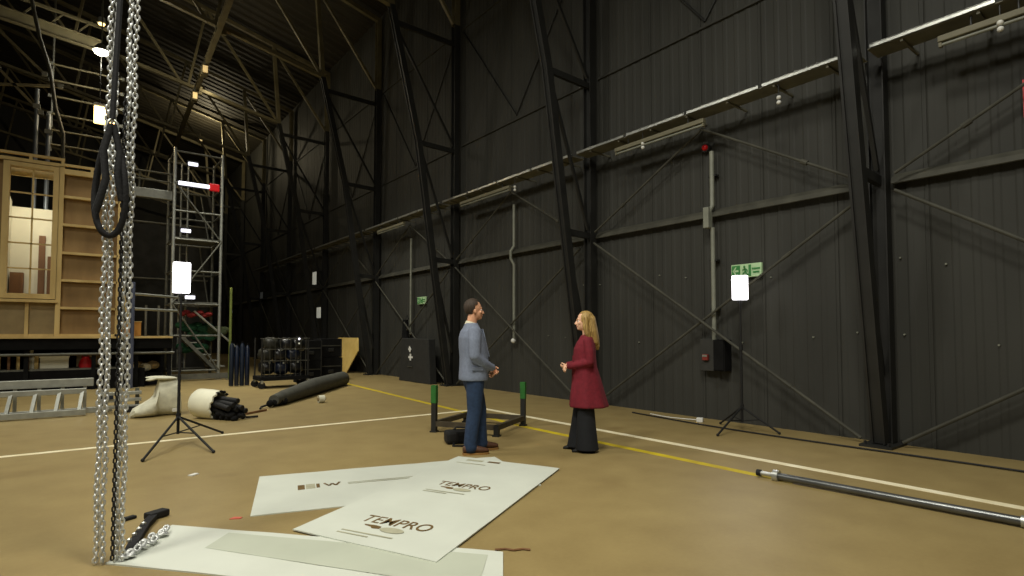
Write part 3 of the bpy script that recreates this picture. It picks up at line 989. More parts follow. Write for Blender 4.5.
# ------------------------------------------------------------------ cases, trolleys and rolls far back
t = thing('cage_trolley', 'black cage trolley on castors loaded with dark bags far back', 'trolley', (4.3, 15.6, 0))
cx0, cx1, cy0, cy1 = 3.66, 4.9, 15.2, 16.0
MB().box2((cx0, cy0, .2), (cx1, cy1, .3)).build('base_deck', M_deepblack, t)
for xx in (cx0 + .04, cx1 - .04):
    for yy in (cy0 + .04, cy1 - .04):
        MB().tube((xx, yy, .3), (xx, yy, 1.3), .022, 8).build('upright', M_black, t)
        w = MB().tube((xx, yy - .03, .09), (xx, yy + .03, .09), .09, 14).build('castor', M_rubber, t)
        MB().box((xx, yy, .17), (.06, .09, .08)).build('fork', M_galv, w)
for z in (.7, 1.0, 1.28):
    MB().tube((cx0, cy0 + .04, z), (cx1, cy0 + .04, z), .014, 6).build('cage_bar', M_rail, t)
for q in range(9):
    xx = cx0 + .1 + q * (cx1 - cx0 - .2) / 8
    MB().tube((xx, cy0 + .04, .3), (xx, cy0 + .04, 1.28), .008, 6).build('cage_wire', M_rail, t)
blk = mat('black_plastic_wrap', (17, 18, 20), .35, var=.4, scale=9, spec=.6)
blw = mat('dark_blue_wrap', (14, 24, 44), .35, var=.4, scale=9, spec=.6)
olv = mat('olive_wrap', (38, 38, 30), .6, var=.3, scale=9)
bags = [(3.9, .52, blk), (4.25, .5, blw), (4.62, .52, blk), (3.88, .86, olv), (4.2, .85, blk), (4.55, .86, blw), (3.98, 1.14, olv), (4.4, 1.13, blk), (4.7, 1.1, blk)]
wd = ['bottom left', 'bottom middle', 'bottom right', 'middle left', 'centre', 'middle right', 'top left', 'top middle', 'top right']
for (xx, z, m_), w in zip(bags, wd):
    t = thing('wrapped_bag', 'dark wrapped bag in the cage trolley, ' + w, 'bag', (xx, 15.6, z - .2), 'wrapped bags in the cage trolley')
    c = MB()
    c.ball((xx, 15.6, z), .2, 3, (1.0, 1.3, .9))
    ph_ = random.uniform(0, 6)
    for v in c.bm.verts:
        e_ = v.co - Vector((xx, 15.6, z))
        e_ = Vector([math.copysign(abs(q_ / .2) ** .75, q_) * .19 for q_ in e_])
        v.co = Vector((xx, 15.6, z)) + e_ * (1 + .07 * math.sin(e_.x * 40 + ph_) * math.cos(e_.z * 37 + ph_ * 2)) 
    c.build('bag_body', m_, t, smooth=True)
    MB().ball((xx + .03, 15.42, z + .13), .035, 1).build('knot', M_greyconduit, t)
t = thing('gas_lamp', 'small pair of bright white pilot lights on top of the cage trolley', 'lamp', (4.62, 15.3, 1.25))
MB().box((4.62, 15.3, 1.22), (.12, .1, .26)).build('housing', M_black, t)
MB().ball((4.62, 15.24, 1.27), .03, 2).build('lens', M_smalllight, t)
MB().ball((4.62, 15.24, 1.15), .024, 2).build('lens', M_dimlight, t)
for q in range(4):
    xx = 3.22 + q * .13
    t = thing('blue_drum', 'slim blue upright drum left of the cage trolley, ' + ['leftmost', 'second from the left', 'third from the left', 'rightmost'][q], 'drum', (xx, 16.2, .3), 'slim blue drums')
    z0, z1 = .02, 1.15 - .06 * (q % 2)
    MB().rings([[(xx + r * math.cos(a * PI / 6), 16.4 + r * math.sin(a * PI / 6), z) for a in range(12)] for r, z in ((.055, z0), (.06, z0 + .03), (.06, z1 - .08), (.03, z1))]).build('shell', M_blue if q % 2 == 0 else blw, t, smooth=True)
    MB().tube((xx, 16.4, z1), (xx, 16.4, z1 + .06), .025, 8).build('cap', M_deepblack, t)
cases = [(5.35, 16.9, 1.0, .62, 'lower left black flight case in the dark stack'), (5.3, 16.9, .0, .0, ''), ]
fcs = [((5.28, 16.6), 0, .62, .62, 'lower of two black flight cases directly right of the cage trolley'), ((5.28, 16.6), .62, .62, .6, 'upper of two black flight cases directly right of the cage trolley'),
       ((6.0, 17.0), 0, .7, .7, 'lower of two black flight cases left of the plywood offcut'), ((6.0, 17.0), .7, .66, .56, 'upper of two black flight cases left of the plywood offcut')]
for (xx, yy), z, w, h, lab in fcs:
    t = thing('flight_case', lab, 'case', (xx, yy, z), 'black flight cases far back')
    MB().box((xx, yy, z + h / 2), (w, .6, h - .01)).build('case_body', M_deepblack, t, bevel=.01)
    for sx in (-1, 1):
        MB().box((xx + sx * (w / 2 - .015), yy - .3, z + h / 2), (.035, .03, h - .02)).build('edge_trim', M_black, t)
    MB().box((xx, yy - .3, z + h * .62), (w * .98, .02, .025)).build('lid_joint', M_rail, t)
    MB().box((xx, yy - .315, z + h * .4), (.16, .03, .1)).build('handle', M_black, t, bevel=.01)

# plywood offcut with a clipped corner, leaning on the wall
t = thing('plywood_offcut', 'yellow plywood sheet with a clipped corner standing against the dark wall', 'board', (7.9, 20, 0))
P = [(7.62, 21.05, .0), (7.62, 19.65, .0), (7.78, 18.98, .8), (7.86, 19.2, 1.26), (7.86, 21.05, 1.26)]
MB().prism(P, (.03, 0, .005)).build('sheet', M_yply, t)
MB().prism([(7.6, 21.07, 0), (7.6, 21.0, 0), (7.84, 21.0, 1.26), (7.84, 21.07, 1.26)], (.02, 0, 0)).build('edge_batten', M_pine, t)
# black case by the wall with white marks
t = thing('heater_case', 'tall black case against the wall with a white cross mark, left of the man', 'case', (7.8, 14.8, 0))
MB().prism([(7.7, 15.6, 0), (7.7, 13.7, 0), (7.78, 13.95, 1.25), (7.78, 15.6, 1.28)], (.22, 0, 0)).build('case_body', mat('worn_black_case', (40, 40, 38), .7, var=.2), t, bevel=.02)
MB().box((7.74, 14.98, .95), (.012, .15, .12), 0, Quaternion((1, 0, 0), .7)).build('white_sticker', M_whiteplastic, t)
MB().box((7.725, 14.9, .72), (.012, .26, .06)).box((7.72, 14.9, .72), (.012, .08, .2)).build('white_cross', M_whiteplastic, t)
MB().box((7.71, 14.9, .44), (.012, .3, .03)).build('grey_strip', M_rail, t)
t = thing('hanging_bag', 'slim black bag hung on the wall left of the black case', 'bag', (8.1, 15.9, .9))
MB().rings([[(8.08 + .09 * math.cos(a * PI / 6), 15.95 + r * math.sin(a * PI / 6), z) for a in range(12)] for r, z in ((.12, .84), (.2, .95), (.18, 1.3), (.07, 1.75), (.03, 1.85))]).build('bag_body', M_deepblack, t, smooth=True)
MB().path([(8.08, 15.95, 1.83), (8.15, 15.97, 2.0), (8.2, 15.95, 1.86)], .012, 6).build('loop', M_strap, t)

# dark membrane roll lying on the floor
t = thing('membrane_roll', 'long dark grey rolled membrane lying on the floor in front of the cases', 'roll', (4.4, 13.3, 0))
a, b = V(2.98, 11.35, .13), V(5.75, 15.1, .17)
d = (b - a).normalized()
MB().path([a, a + d * .5, a.lerp(b, .5) + V(0, 0, .03), b], [.10, .14, .19, .2], 16).build('roll_body', M_greyroll, t, smooth=True)
for q in range(4):
    MB().ball(a + d * (q * .1) + V(-.08 + .05 * q, -.06, -.05), .07, 2).build('crumpled_end', M_deepblack, t)
MB().path([a + V(-.02, 0, -.05), a + V(-.25, -.1, -.1), a + V(-.3, -.25, -.11)], .02, 6).build('cord', M_rubber, t)
t = thing('tape_roll', 'small pale roll lying beside the long dark membrane', 'roll', (4.2, 11.6, 0))
MB().rings([[V(3.93 + x, 11.45 + .05 * x, .08) + V(0, r * math.cos(q * PI / 10), r * math.sin(q * PI / 10)) for q in range(20)] for x, r in ((-.05, .04), (-.06, .075), (.06, .075), (.05, .04))]).build('tape', M_sack, t, smooth=True)
MB().tube((3.85, 11.45, .08), (4.02, 11.46, .08), .035, 10).build('core', M_panelgrey, t)
t = thing('timber_stick', 'short dark stick on the floor left of the membrane roll', 'stick', (2.45, 10.7, 0))
MB().bar((2.32, 10.55, .02), (2.72, 10.85, .02), .035, .035).build('stick', M_brown, t)

# white sack, roll of vinyl on black bundle
rr = []
for x, zt, w, yy in ((.70, .05, .08, 11.35), (.75, .15, .18, 11.36), (.84, .2, .25, 11.38), (.93, .26, .28, 11.4), (1.0, .30, .28, 11.4), (1.05, .36, .27, 11.41), (1.075, .5, .24, 11.42), (1.1, .62, .22, 11.43), (1.2, .645, .22, 11.43), (1.33, .635, .22, 11.42), (1.40, .58, .21, 11.42), (1.43, .3, .18, 11.42), (1.44, .1, .12, 11.42)):
    ring = []
    for q in range(18):
        u = 2 * PI * q / 18
        cy = math.cos(u)
        cz = math.sin(u)
        ring.append((x + .012 * math.sin(q * 3.1 + x * 20), yy + w * cy, max(.004, zt / 2 + zt / 2 * (abs(cz) ** .7) * (1 if cz > 0 else -1))))
    rr.append(ring)
t = thing('sack', 'slumped white woven sack standing on the floor left of the left lamp stand', 'sack', (1.1, 11.4, 0))
MB().rings(rr).build('sack_body', M_sack, t, smooth=True)
c = MB()
c.ball((1.14, 11.38, .645), 1, 3, (.24, .17, .035), Quaternion((0, 1, 0), .06))
c.ball((1.0, 11.33, .635), 1, 3, (.10, .12, .028), Quaternion((0, 1, 0), -.2))
c.build('folded_top', M_sack, t, smooth=True)
MB().box((1.34, 11.17, .1), (.1, .05, .05), .3).build('white_tag', M_whiteplastic, t)

a, b = V(1.62, 10.72, .245), V(2.10, 10.0, .20)
d = (b - a).normalized()
side = V(d.y, -d.x, 0)
up_ = V(0, 0, 1)
t = thing('vinyl_roll', 'thick white vinyl roll with a ragged rim wrapped round the black bundle', 'roll', (1.8, 10.4, 0))
mb = MB()
rr = []
N = 32
for u_, r_ in ((0, .15), (0, .22), (.03, .24), (.25, .245), (.42, .235), (.42, .205), (.1, .2)):
    ring = []
    for q in range(N):
        w_ = 2 * PI * q / N
        rag = .02 * math.sin(q * 4.2) + .07 * math.cos(w_ - .6) if abs(u_ - .42) < .01 else 0
        ring.append(a + d * (u_ + rag) + (side * math.cos(w_) + up_ * math.sin(w_)) * r_)
    rr.append(ring)
mb.rings(rr)
mb.build('roll_body', M_rollwhite, t, smooth=True)
for q in range(10):
    ang = 1.2 + q * PI * 1.1 / 9
    pp = a + d * (.435 + .06 * math.cos(ang - .6)) + (side * math.cos(ang) + up_ * math.sin(ang)) * .225
    MB().ball(pp, .026, 2, (1.3, .8, .9)).build('rim_tab', M_deepblack, t)
t = thing('pipe_bundle', 'black bundle of cables and pipes sticking out of the white vinyl roll', 'bundle', (2.1, 10.1, 0))
c = MB()
for j in range(9):
    aa = j * 2.4
    rad = .05 * math.sqrt(j)
    off = side * math.cos(aa) * rad + up_ * math.sin(aa) * rad * .9
    e = a + d * (.82 + .06 * math.sin(j * 2.0)) + off * 1.25 + V(0, 0, -.04 - .01 * (j % 3))
    e.z = max(e.z, .05)
    c.path([a + d * .12 + off * .8, a + d * .45 + off * .95, e], .046, 10)
c.build('pipes', M_rubber, t, smooth=True)
for j in range(7):
    MB().ball(a + d * (.5 + .06 * j) + side * (.10 + .02 * (j % 2)) + V(0, 0, -.17 + .05 * (j % 2)), .062, 2, (1, 1, .8)).build('coil', M_deepblack, t, smooth=True)
MB().path([b + V(0, 0, -.12), b + V(.12, .03, -.17), b + V(.3, .1, -.18)], .018, 6).build('tail', M_rubber, t)

# ladders lying on edge at the left
t = thing('ladder', 'aluminium ladder lying on its edge on the floor at the left', 'ladder', (-1, 12.1, 0))
MB().box2((-4.2, 12.08, .02), (.12, 12.15, .12)).build('stile', M_alu, t, bevel=.008)
MB().box2((-4.2, 12.26, .37), (.12, 12.33, .46)).build('stile', M_alu, t, bevel=.008)
for q in range(13):
    xx = .02 - q * .31
    MB().bar((xx, 12.115, .06), (xx + .05, 12.295, .42), .05, .045).build('rung', M_alu, t)
t = thing('ladder', 'second aluminium ladder behind the first, its plain stile face showing above', 'ladder', (-1, 12.5, 0))
MB().box2((-4.2, 12.5, .0), (.5, 12.56, .10)).build('stile', M_alu, t, bevel=.008)
MB().box2((-4.2, 12.46, .48), (.22, 12.53, .62)).build('stile', M_alu, t, bevel=.008)
for q in range(12):
    xx = .1 - q * .31
    MB().bar((xx, 12.53, .08), (xx, 12.5, .5), .05, .05).build('rung', M_alu, t)
t = thing('folded_trestle', 'folded silver trestle lying at the end of the ladders right of the chains', 'trestle', (.6, 12.4, 0))
for z in (.1, .22, .34):
    MB().box2((.28, 12.2, z - .03), (.92, 12.28, z + .03)).build('beam', M_alu, t, bevel=.008)
for xx in (.34, .86):
    MB().box2((xx - .03, 12.28, .0), (xx + .03, 12.34, .42)).build('leg', M_dull, t)
MB().box2((.36, 12.16, .25), (.5, 12.2, .31)).build('blue_latch', M_blue, t)
MB().box2((.7, 12.14, 0), (.88, 12.22, .1)).build('rubber_foot', M_rubber, t)

# ------------------------------------------------------------------ lamp stands


def lamp_stand(label, base, feet, zt, w, h, yaw, wall=False):
    x, y = base
    t = thing('lamp_stand', label, 'lamp stand', (x, y, 0), 'white panel lamps on tripods')
    MB().tube((x, y, .12), (x, y, 1.2), .018, 10).build('pole', M_rubber, t, smooth=True)
    MB().tube((x, y, 1.2), (x, y, zt - h), .013, 10).build('upper_pole', M_rubber, t, smooth=True)
    MB().tube((x, y, 1.16), (x, y, 1.24), .026, 10).build('collar', M_rubber, t)
    MB().tube((x, y, .30), (x, y, .38), .028, 10).build('hub', M_rubber, t)
    for fx_, fy_ in feet:
        l = MB().tube((x, y, .34), (fx_, fy_, .02), .014, 8).build('leg', M_rubber, t, smooth=True)
        MB().ball((fx_, fy_, .02), .02, 2).build('rubber_foot', M_rubber, l)
        mid = V(x, y, .34).lerp(V(fx_, fy_, .02), .5)
        MB().tube((x, y, .14), mid, .008, 6).build('brace', M_rubber, t)
    R = Matrix.Translation((x, y, zt - h / 2)) @ Matrix.Rotation(yaw, 4, 'Z')

    def bx(c, s, name, m_, bev):
        mb = MB()
        mb.box((0, 0, 0), s)
        bmesh.ops.translate(mb.bm, verts=mb.bm.verts[:], vec=c)
        bmesh.ops.transform(mb.bm, matrix=R, verts=mb.bm.verts[:])
        return mb.build(name, m_, t, bevel=bev)
    bx((0, 0, 0), (w, .07, h), 'panel', M_led, .02)
    bx((0, .045, 0), (w * .9, .03, h * .9), 'back_plate', M_rubber, .006)
    bx((0, .03, -h / 2 - .02), (.06, .05, .06), 'yoke', M_rubber, .006)
    return t


lamp_stand('white panel lamp on a black tripod standing on the open floor at the left', (1.03, 8.35), [(.58, 7.37), (1.28, 7.40), (1.62, 8.75)], 2.33, .2, .40, -.1)
lamp_stand('white panel lamp on a black tripod in front of the wall below the exit sign', (7.66, 4.45), [(6.95, 4.40), (7.9, 4.95), (7.75, 3.95)], 2.26, .22, .36, -.75)
for p, tgt, pw in (((1.03, 8.25, 2.13), (4.0, 5.5, 1.0), 14), ((7.5, 4.36, 2.08), (4.5, 2.0, 0.8), 10)):
    area('panel_glow', p, tgt, .3, pw, (1, .98, 1))

# ------------------------------------------------------------------ chains, sling, strap
link = None


def link_mesh(L, Wd, r):
    mb = MB()
    pts = []
    R = Wd / 2 - r
    for q in range(8):
        a_ = PI * q / 7
        pts.append((R * math.cos(a_), 0, (L / 2 - Wd / 2) + R * math.sin(a_)))
    for q in range(8):
        a_ = PI + PI * q / 7
        pts.append((R * math.cos(a_), 0, -(L / 2 - Wd / 2) + R * math.sin(a_)))
    mb.path(pts, r, 8, closed=True)
    return mb


def chain(label, x, y, z0, z1, L=.047, Wd=.036, r=.0072, ph=0.0, group='hanging hoist chains'):
    t = thing('hoist_chain', label, 'chain', (x, y, z0), group)
    pitch = L - 2 * r - .001
    n = int((z1 - z0) / pitch)
    first = None
    rest = MB()
    for q in range(n):
        loc = Vector((.004 * math.sin(q * .35 + ph), .004 * math.cos(q * .3 + ph), L / 2 + q * pitch))
        rz = ph + (PI / 2 if q % 2 else 0) + .25 * math.sin(q * .11)
        if q >= 100:
            a_ = link_mesh(L, Wd, r)
            bmesh.ops.transform(a_.bm, matrix=Matrix.Translation(loc) @ Matrix.Rotation(rz, 4, 'Z'), verts=a_.bm.verts[:])
            me_ = bpy.data.meshes.new('tmp')
            a_.bm.to_mesh(me_)
            a_.bm.free()
            rest.bm.from_mesh(me_)
            bpy.data.meshes.remove(me_)
            continue
        if first is None:
            first = link_mesh(L, Wd, r).build('chain_link', M_chain, None, smooth=True)
            o = first
        else:
            o = first.copy()
            COL.objects.link(o)
        o.parent = t
        o.location = loc
        o.rotation_euler = (0, 0, rz)
    o = rest.build('upper_chain', M_chain, None, smooth=True)
    o.parent = t
    o['kind'] = 'stuff'
    return t


chain('left fall of the left pair of bright steel chains hanging before the scenery', .108, 4.27, .006, 4.3, ph=.2)
chain('right fall of the left pair of bright steel chains hanging before the scenery', .139, 4.25, .006, 4.3, ph=1.1)
chain('left fall of the right pair of bright steel chains hanging before the scenery', .206, 4.23, .006, 4.3, ph=.6)
chain('right fall of the right pair of bright steel chains hanging before the scenery', .237, 4.22, .006, 4.3, ph=1.7)
t = thing('chain_hoist', 'black chain hoist above the hanging chains', 'hoist', (.21, 4.24, 4.3))
MB().box((.17, 4.24, 4.5), (.26, .24, .42)).build('hoist_body', M_deepblack, t, bevel=.03)
MB().tube((.17, 4.24, 4.7), (.17, 4.24, 13.9), .012, 8).build('steel_rope', M_dull, t)
t = thing('black_chain', 'thin black hanging chain between the two bright chains', 'chain', (.19, 4.2, .03))
first = None
pitch = .04 - .011
for q in range(98):
    if first is None:
        first = link_mesh(.04, .026, .005).build('chain_link', M_rubber, None, smooth=True)
        o = first
    else:
        o = first.copy()
        COL.objects.link(o)
    o.parent = t
    o.location = (0, 0, .02 + q * pitch)
    o.rotation_euler = (0, 0, (PI / 2 if q % 2 else 0) + .3)
# black round sling hanging open between the chains
t = thing('round_sling', 'black webbing sling hanging in an open loop on the chains', 'sling', (.125, 4.12, 1.95))
pts = []
for q in range(36):
    u = 2 * PI * q / 36
    zz_ = math.cos(u)
    wd_ = .07 * math.sin(u) * (1 - .38 * zz_)
    pts.append((.125 + wd_, 4.13 + .012 * math.sin(3 * u) - wd_ * .5, 2.31 + .32 * zz_))
MB().path(pts, .0185, 8, closed=True).build('loop', M_strap, t, smooth=True)
pts2 = [(p[0] + .006, p[1] - .03, p[2] + .012) for p in pts if p[2] > 2.1]
MB().path([(.12, 4.10, 2.66), (.085, 4.10, 2.5), (.10, 4.08, 2.32), (.07, 4.09, 2.18), (.055, 4.1, 2.12)], .02, 8).build('loose_strap', M_strap, t, smooth=True)
MB().path([(.13, 4.10, 2.66), (.165, 4.10, 2.5), (.155, 4.08, 2.36), (.18, 4.09, 2.2)], .018, 8).build('loose_strap', M_strap, t, smooth=True)
sh = MB().path([(.10, 4.13, 2.62), (.103, 4.13, 2.68), (.125, 4.13, 2.71), (.147, 4.13, 2.68), (.15, 4.13, 2.62)], .011, 8).build('shackle', M_galv, t, smooth=True)
MB().tube((.085, 4.13, 2.62), (.165, 4.13, 2.62), .01, 8).build('pin', M_galv, sh)
MB().tube((.125, 4.13, 2.70), (.17, 4.2, 4.3), .016, 8).build('hanging_strap', M_strap, t)

# ------------------------------------------------------------------ white boards on the floor, with their printing


def quad_board(name, label, c4, z0, th, m_):
    cx = sum(p[0] for p in c4) / 4
    cy = sum(p[1] for p in c4) / 4
    t = thing(name, label, 'board', (cx, cy, z0), 'white printed boards on the floor')
    n = 12
    mb = MB()
    top = []
    a, b, c, d = [Vector((p[0], p[1], 0)) for p in c4]
    for i in range(n + 1):
        row = []
        for j in range(n * 2 + 1):
            u, v = i / n, j / (2 * n)
            p = (a.lerp(b, u)).lerp(d.lerp(c, u), v)
            p.z = z0 + th + .0012 * math.sin(u * 9 + v * 13) + .0008 * math.sin(v * 31 + u * 4)
            row.append(p)
        top.append(row)
    tv = [[mb.bm.verts.new(p) for p in row] for row in top]
    bv = [[mb.bm.verts.new((p.x, p.y, z0)) for p in row] for row in top]
    N, Mm = n, 2 * n
    for i in range(N):
        for j in range(Mm):
            mb.bm.faces.new((tv[i][j], tv[i + 1][j], tv[i + 1][j + 1], tv[i][j + 1]))
            mb.bm.faces.new((bv[i][j], bv[i][j + 1], bv[i + 1][j + 1], bv[i + 1][j]))
    for i in range(N):
        mb.bm.faces.new((tv[i][0], bv[i][0], bv[i + 1][0], tv[i + 1][0]))
        mb.bm.faces.new((tv[i][Mm], tv[i + 1][Mm], bv[i + 1][Mm], bv[i][Mm]))
    for j in range(Mm):
        mb.bm.faces.new((tv[0][j], tv[0][j + 1], bv[0][j + 1], bv[0][j]))
        mb.bm.faces.new((tv[N][j], bv[N][j], bv[N][j + 1], tv[N][j + 1]))
    mb.build('sheet', m_, t, smooth=True)
    return t


def on_floor(origin, xdir, z):
    x = Vector((xdir[0], xdir[1], 0)).normalized()
    y = Vector((-x.y, x.x, 0))
    M = Matrix((x, y, Vector((0, 0, 1)))).transposed().to_4x4()
    return Matrix.Translation((origin[0], origin[1], z)) @ M


B1 = quad_board('printed_board', 'white printed board farthest from the camera, half under the middle one', [(1.07, 4.67), (1.43, 5.90), (3.77, 5.21), (3.41, 3.98)], .0, .007, M_sheet)
B3 = quad_board('printed_board', 'white board nearest the camera with a large pale grey printed field', [(.16, 4.25), (.57, 4.80), (2.18, 2.92), (1.77, 2.37)], .0, .009, M_sheet)
B2 = quad_board('printed_board', 'white printed board in the middle bearing the brown TEMPRO lettering twice', [(1.75, 3.02), (1.23, 4.14), (3.43, 5.44), (3.95, 4.32)], .0105, .008, M_sheet)
Z2 = .0105 + .008 + .0022
xd = (.46, -.89)
yd = Vector((.89, .46))
for base, sc in (((1.815, 3.765), .95), ((2.755, 4.325), .85)):
    M = on_floor(base, xd, Z2)
    text_mesh('lettering', 'TEMPRO', M_ink, M @ Matrix.Diagonal((.80, 1.0, 1, 1)), .205 * sc, B2)
    e = MB()
    pts = [M @ Vector((.06 * sc + .105 * sc * math.cos(q * PI / 12), -.085 * sc + .05 * sc * math.sin(q * PI / 12), -.0006)) for q in range(24)]
    e.prism(pts, (0, 0, .0012))
    e.build('grey_oval', M_ink_pale, B2)
    g = MB()
    g.prism([M @ Vector((x * sc, y * sc, -.0006)) for x, y in ((-.22, -.05), (-.12, -.04), (-.06, -.05), (-.05, -.095), (-.11, -.105), (-.14, -.08), (-.2, -.07))], (0, 0, .0012))
    g.build('brown_mark', M_ink, B2)
    for yy, x0, x1 in ((-.22, -.30, .16), (-.27, -.30, -.02)):
        MB().prism([M @ Vector((x * sc, y * sc, -.0006)) for x, y in ((x0, yy), (x1, yy), (x1, yy + .016), (x0, yy + .016))], (0, 0, .0012)).build('small_print', M_ink_pale, B2)
Z1 = .007 + .0022
for q, (x0, x1, y0, y1, m_) in enumerate(((.60, .76, 5.13, 5.33, M_ink), )):
    pass
M = on_floor((1.70, 5.24), (.96, -.28), Z1)
for x0, x1, y0, y1, m_ in ((-.10, -.04, -.1, .06, M_ink), (-.03, .05, -.09, .07, M_ink_pale), (.06, .09, -.08, .06, M_ink), (.34, .95, .0, .012, M_ink_pale), (.34, .95, -.045, -.03, M_ink_pale)):
    MB().prism([M @ Vector(p) for p in ((x0, y0, -.0006), (x1, y0, -.0006), (x1, y1, -.0006), (x0, y1, -.0006))], (0, 0, .0012)).build('printed_mark', m_, B1)
w = MB()
for a, b in (((.13, .06), (.17, -.05)), ((.17, -.05), (.2, .03)), ((.2, .03), (.23, -.05)), ((.23, -.05), (.27, .06))):
    w.bar(M @ Vector((*a, 0)), M @ Vector((*b, 0)), .02, .0012)
w.build('zigzag_mark', M_ink, B1)
for x, y in ((1.02, -.02), (1.1, -.03)):
    MB().prism([M @ Vector((x + .05 * math.cos(q * PI / 8), y + .05 * math.sin(q * PI / 8), -.0006)) for q in range(16)], (0, 0, .0012)).build('printed_mark', M_ink_pale, B1)
M = on_floor((3.45, 5.02), xd, Z2)
for x0, x1, y0, y1, m_ in ((-.2, .0, .02, .08, M_ink_pale), (.06, .2, .03, .08, M_ink), (-.25, .1, -.1, -.085, M_ink_pale)):
    MB().prism([M @ Vector(p) for p in ((x0, y0, -.0006), (x1, y0, -.0006), (x1, y1, -.0006), (x0, y1, -.0006))], (0, 0, .0012)).build('printed_mark', m_, B2)
Z3 = .009 + .0022
mb = MB()
a, b, c, d = V(.68, 4.15, Z3), V(.86, 4.36, Z3), V(2.07, 2.93, Z3), V(1.75, 2.58, Z3)
mb.prism([a, b, c, d], (0, 0, .0008))
mb.build('grey_field', M_sheet_grey, B3)

# chain and strap ends lying on the near board
t = thing('loose_chain', 'end of bright chain lying on the corner of the nearest white board', 'chain', (.35, 4.4, .012))
first = None
for q in range(20):
    u = q / 19
    p = V(.25, 4.2, 0).lerp(V(.52, 4.62, 0), u) + V(.02 * math.sin(q * 1.3), .02 * math.cos(q * .9), .033 + .012 * (q % 2))
    if first is None:
        first = link_mesh(.062, .046, .0085).build('chain_link', M_chain, None, smooth=True)
        o = first
    else:
        o = first.copy()
        COL.objects.link(o)
    o.parent = t
    o.location = p - V(.35, 4.4, .012)
    o.rotation_euler = (PI / 2 + (.5 if q % 2 else -.4), .2 * (q % 3), -.57 + (.2 if q % 2 else -.25))
t = thing('ratchet_strap', 'black strap with a buckle end lying on the floor beside the chains', 'strap', (.4, 4.8, 0))
mb = MB()
pp = [(.27, 4.25), (.31, 4.45), (.36, 4.65), (.41, 4.85), (.47, 5.02)]
for a, b in zip(pp, pp[1:]):
    mb.bar((a[0], a[1], .03), (b[0], b[1], .03), .055, .03)
mb.build('webbing', M_strap, t)
MB().box((.50, 5.08, .03), (.15, .09, .05), .5).build('buckle', M_rubber, t, bevel=.012)
for q in range(4):
    MB().ball((.29 + .035 * q, 4.48 + .11 * q, .05), .018, 1).build('rivet', M_galv, t)
t = thing('dark_scrap', 'small dark scrap lying on the floor left of the strap buckle', 'scrap', (.33, 5.16, 0))
MB().box((.33, 5.16, .012), (.09, .05, .024), .5).build('scrap', M_rubber, t, bevel=.008)
t = thing('white_scrap', 'tiny white paper scrap on the floor right of the left tripod', 'scrap', (1.02, 6.45, 0))
MB().box((.93, 6.38, .006), (.09, .05, .01), .7).build('scrap', M_whiteplastic, t)
t = thing('red_scrap', 'tiny red scrap on the floor left of the farthest white board', 'scrap', (.98, 4.65, 0))
MB().prism([(.93, 4.70, 0), (1.0, 4.66, 0), (1.02, 4.69, 0), (.97, 4.73, 0)], (0, 0, .006)).build('scrap', mat('bright_red_tape', (206, 104, 84), .6), t)
t = thing('cord_scrap', 'short brown cord lying on the floor right of the nearest board', 'cord', (2.28, 2.95, 0))
MB().path([(2.16, 2.98, .008), (2.22, 2.95, .008), (2.25, 2.90, .008), (2.31, 2.88, .008), (2.34, 2.84, .008)], .007, 6).build('cord', M_brown, t)

# ------------------------------------------------------------------ stillage with green posts, bag, steel pole
L_, R_, Bk, Fr = V(4.05, 7.07, 0), V(5.40, 6.72, 0), V(4.90, 7.55, 0), V(4.55, 6.24, 0)
t = thing('stillage', 'low steel stillage frame with green topped corner posts behind the man', 'stillage', (4.7, 6.9, 0))
for c in (L_, R_, Bk, Fr):
    hp = .66 if c in (L_, R_) else .155
    p = MB().box((c.x, c.y, hp / 2), (.07, .07, hp), .6).build('post', M_black, t)
    MB().box((c.x, c.y, hp - .12), (.077, .077, .25), .6).build('green_sleeve', M_green, p) if hp > .3 else None
    MB().box((c.x, c.y, .01), (.10, .10, .02), .6).build('foot', M_black, p)
for a, b in ((L_, Bk), (Bk, R_), (R_, Fr), (Fr, L_)):
    MB().bar(a + V(0, 0, .12), b + V(0, 0, .12), .06, .07).build('rail', mat('worn_brown_steel', (66, 58, 42), .7, var=.3), t)
t = thing('camera_bag', 'low black camera bag on the floor behind the man in the grey jacket', 'bag', (3.95, 6.15, 0))
c = MB()
c.box((3.93, 6.17, .075), (.40, .22, .14), -.5)
c.build('bag_body', M_deepblack, t, bevel=.035)
MB().box((3.80, 6.20, .09), (.16, .2, .16), -.3).build('pocket', M_rubber, t, bevel=.04)
MB().box((3.95, 6.15, .15), (.28, .18, .03), -.5).build('flap', M_rubber, t, bevel=.012)
MB().path([(3.82, 6.24, .14), (3.88, 6.2, .2), (3.99, 6.13, .19), (4.05, 6.1, .13)], .012, 6).build('handle', M_strap, t, smooth=True)
MB().path([(3.78, 6.1, .02), (3.7, 6.0, .012), (3.8, 5.93, .012), (3.95, 5.98, .015)], .012, 6).build('loose_strap', M_strap, t, smooth=True)

t = thing('steel_pole', 'long steel pole with a flanged end lying on the floor at the right', 'pole', (5.35, 2, 0))
a, b = V(5.31, 2.74, .045), V(5.47, .5, .045)
d = (b - a).normalized()
MB().tube(a, b, .033, 16).build('tube', mat('dark_polished_steel', (110, 112, 112), .32, metal=.75, var=.25, scale=6), t, smooth=True)
MB().tube(a - d * .03, a + d * .02, .055, 16).build('flange', M_galv, t, smooth=True)
MB().tube(a - d * .16, a - d * .02, .022, 12).build('spigot', M_galv, t, smooth=True)
MB().tube(a - d * .19, a - d * .15, .032, 12).build('spigot_end', M_rubber, t, smooth=True)
MB().tube(a.lerp(b, .775), a.lerp(b, .80), .044, 16).build('collar', M_galv, t, smooth=True)

# ------------------------------------------------------------------ people


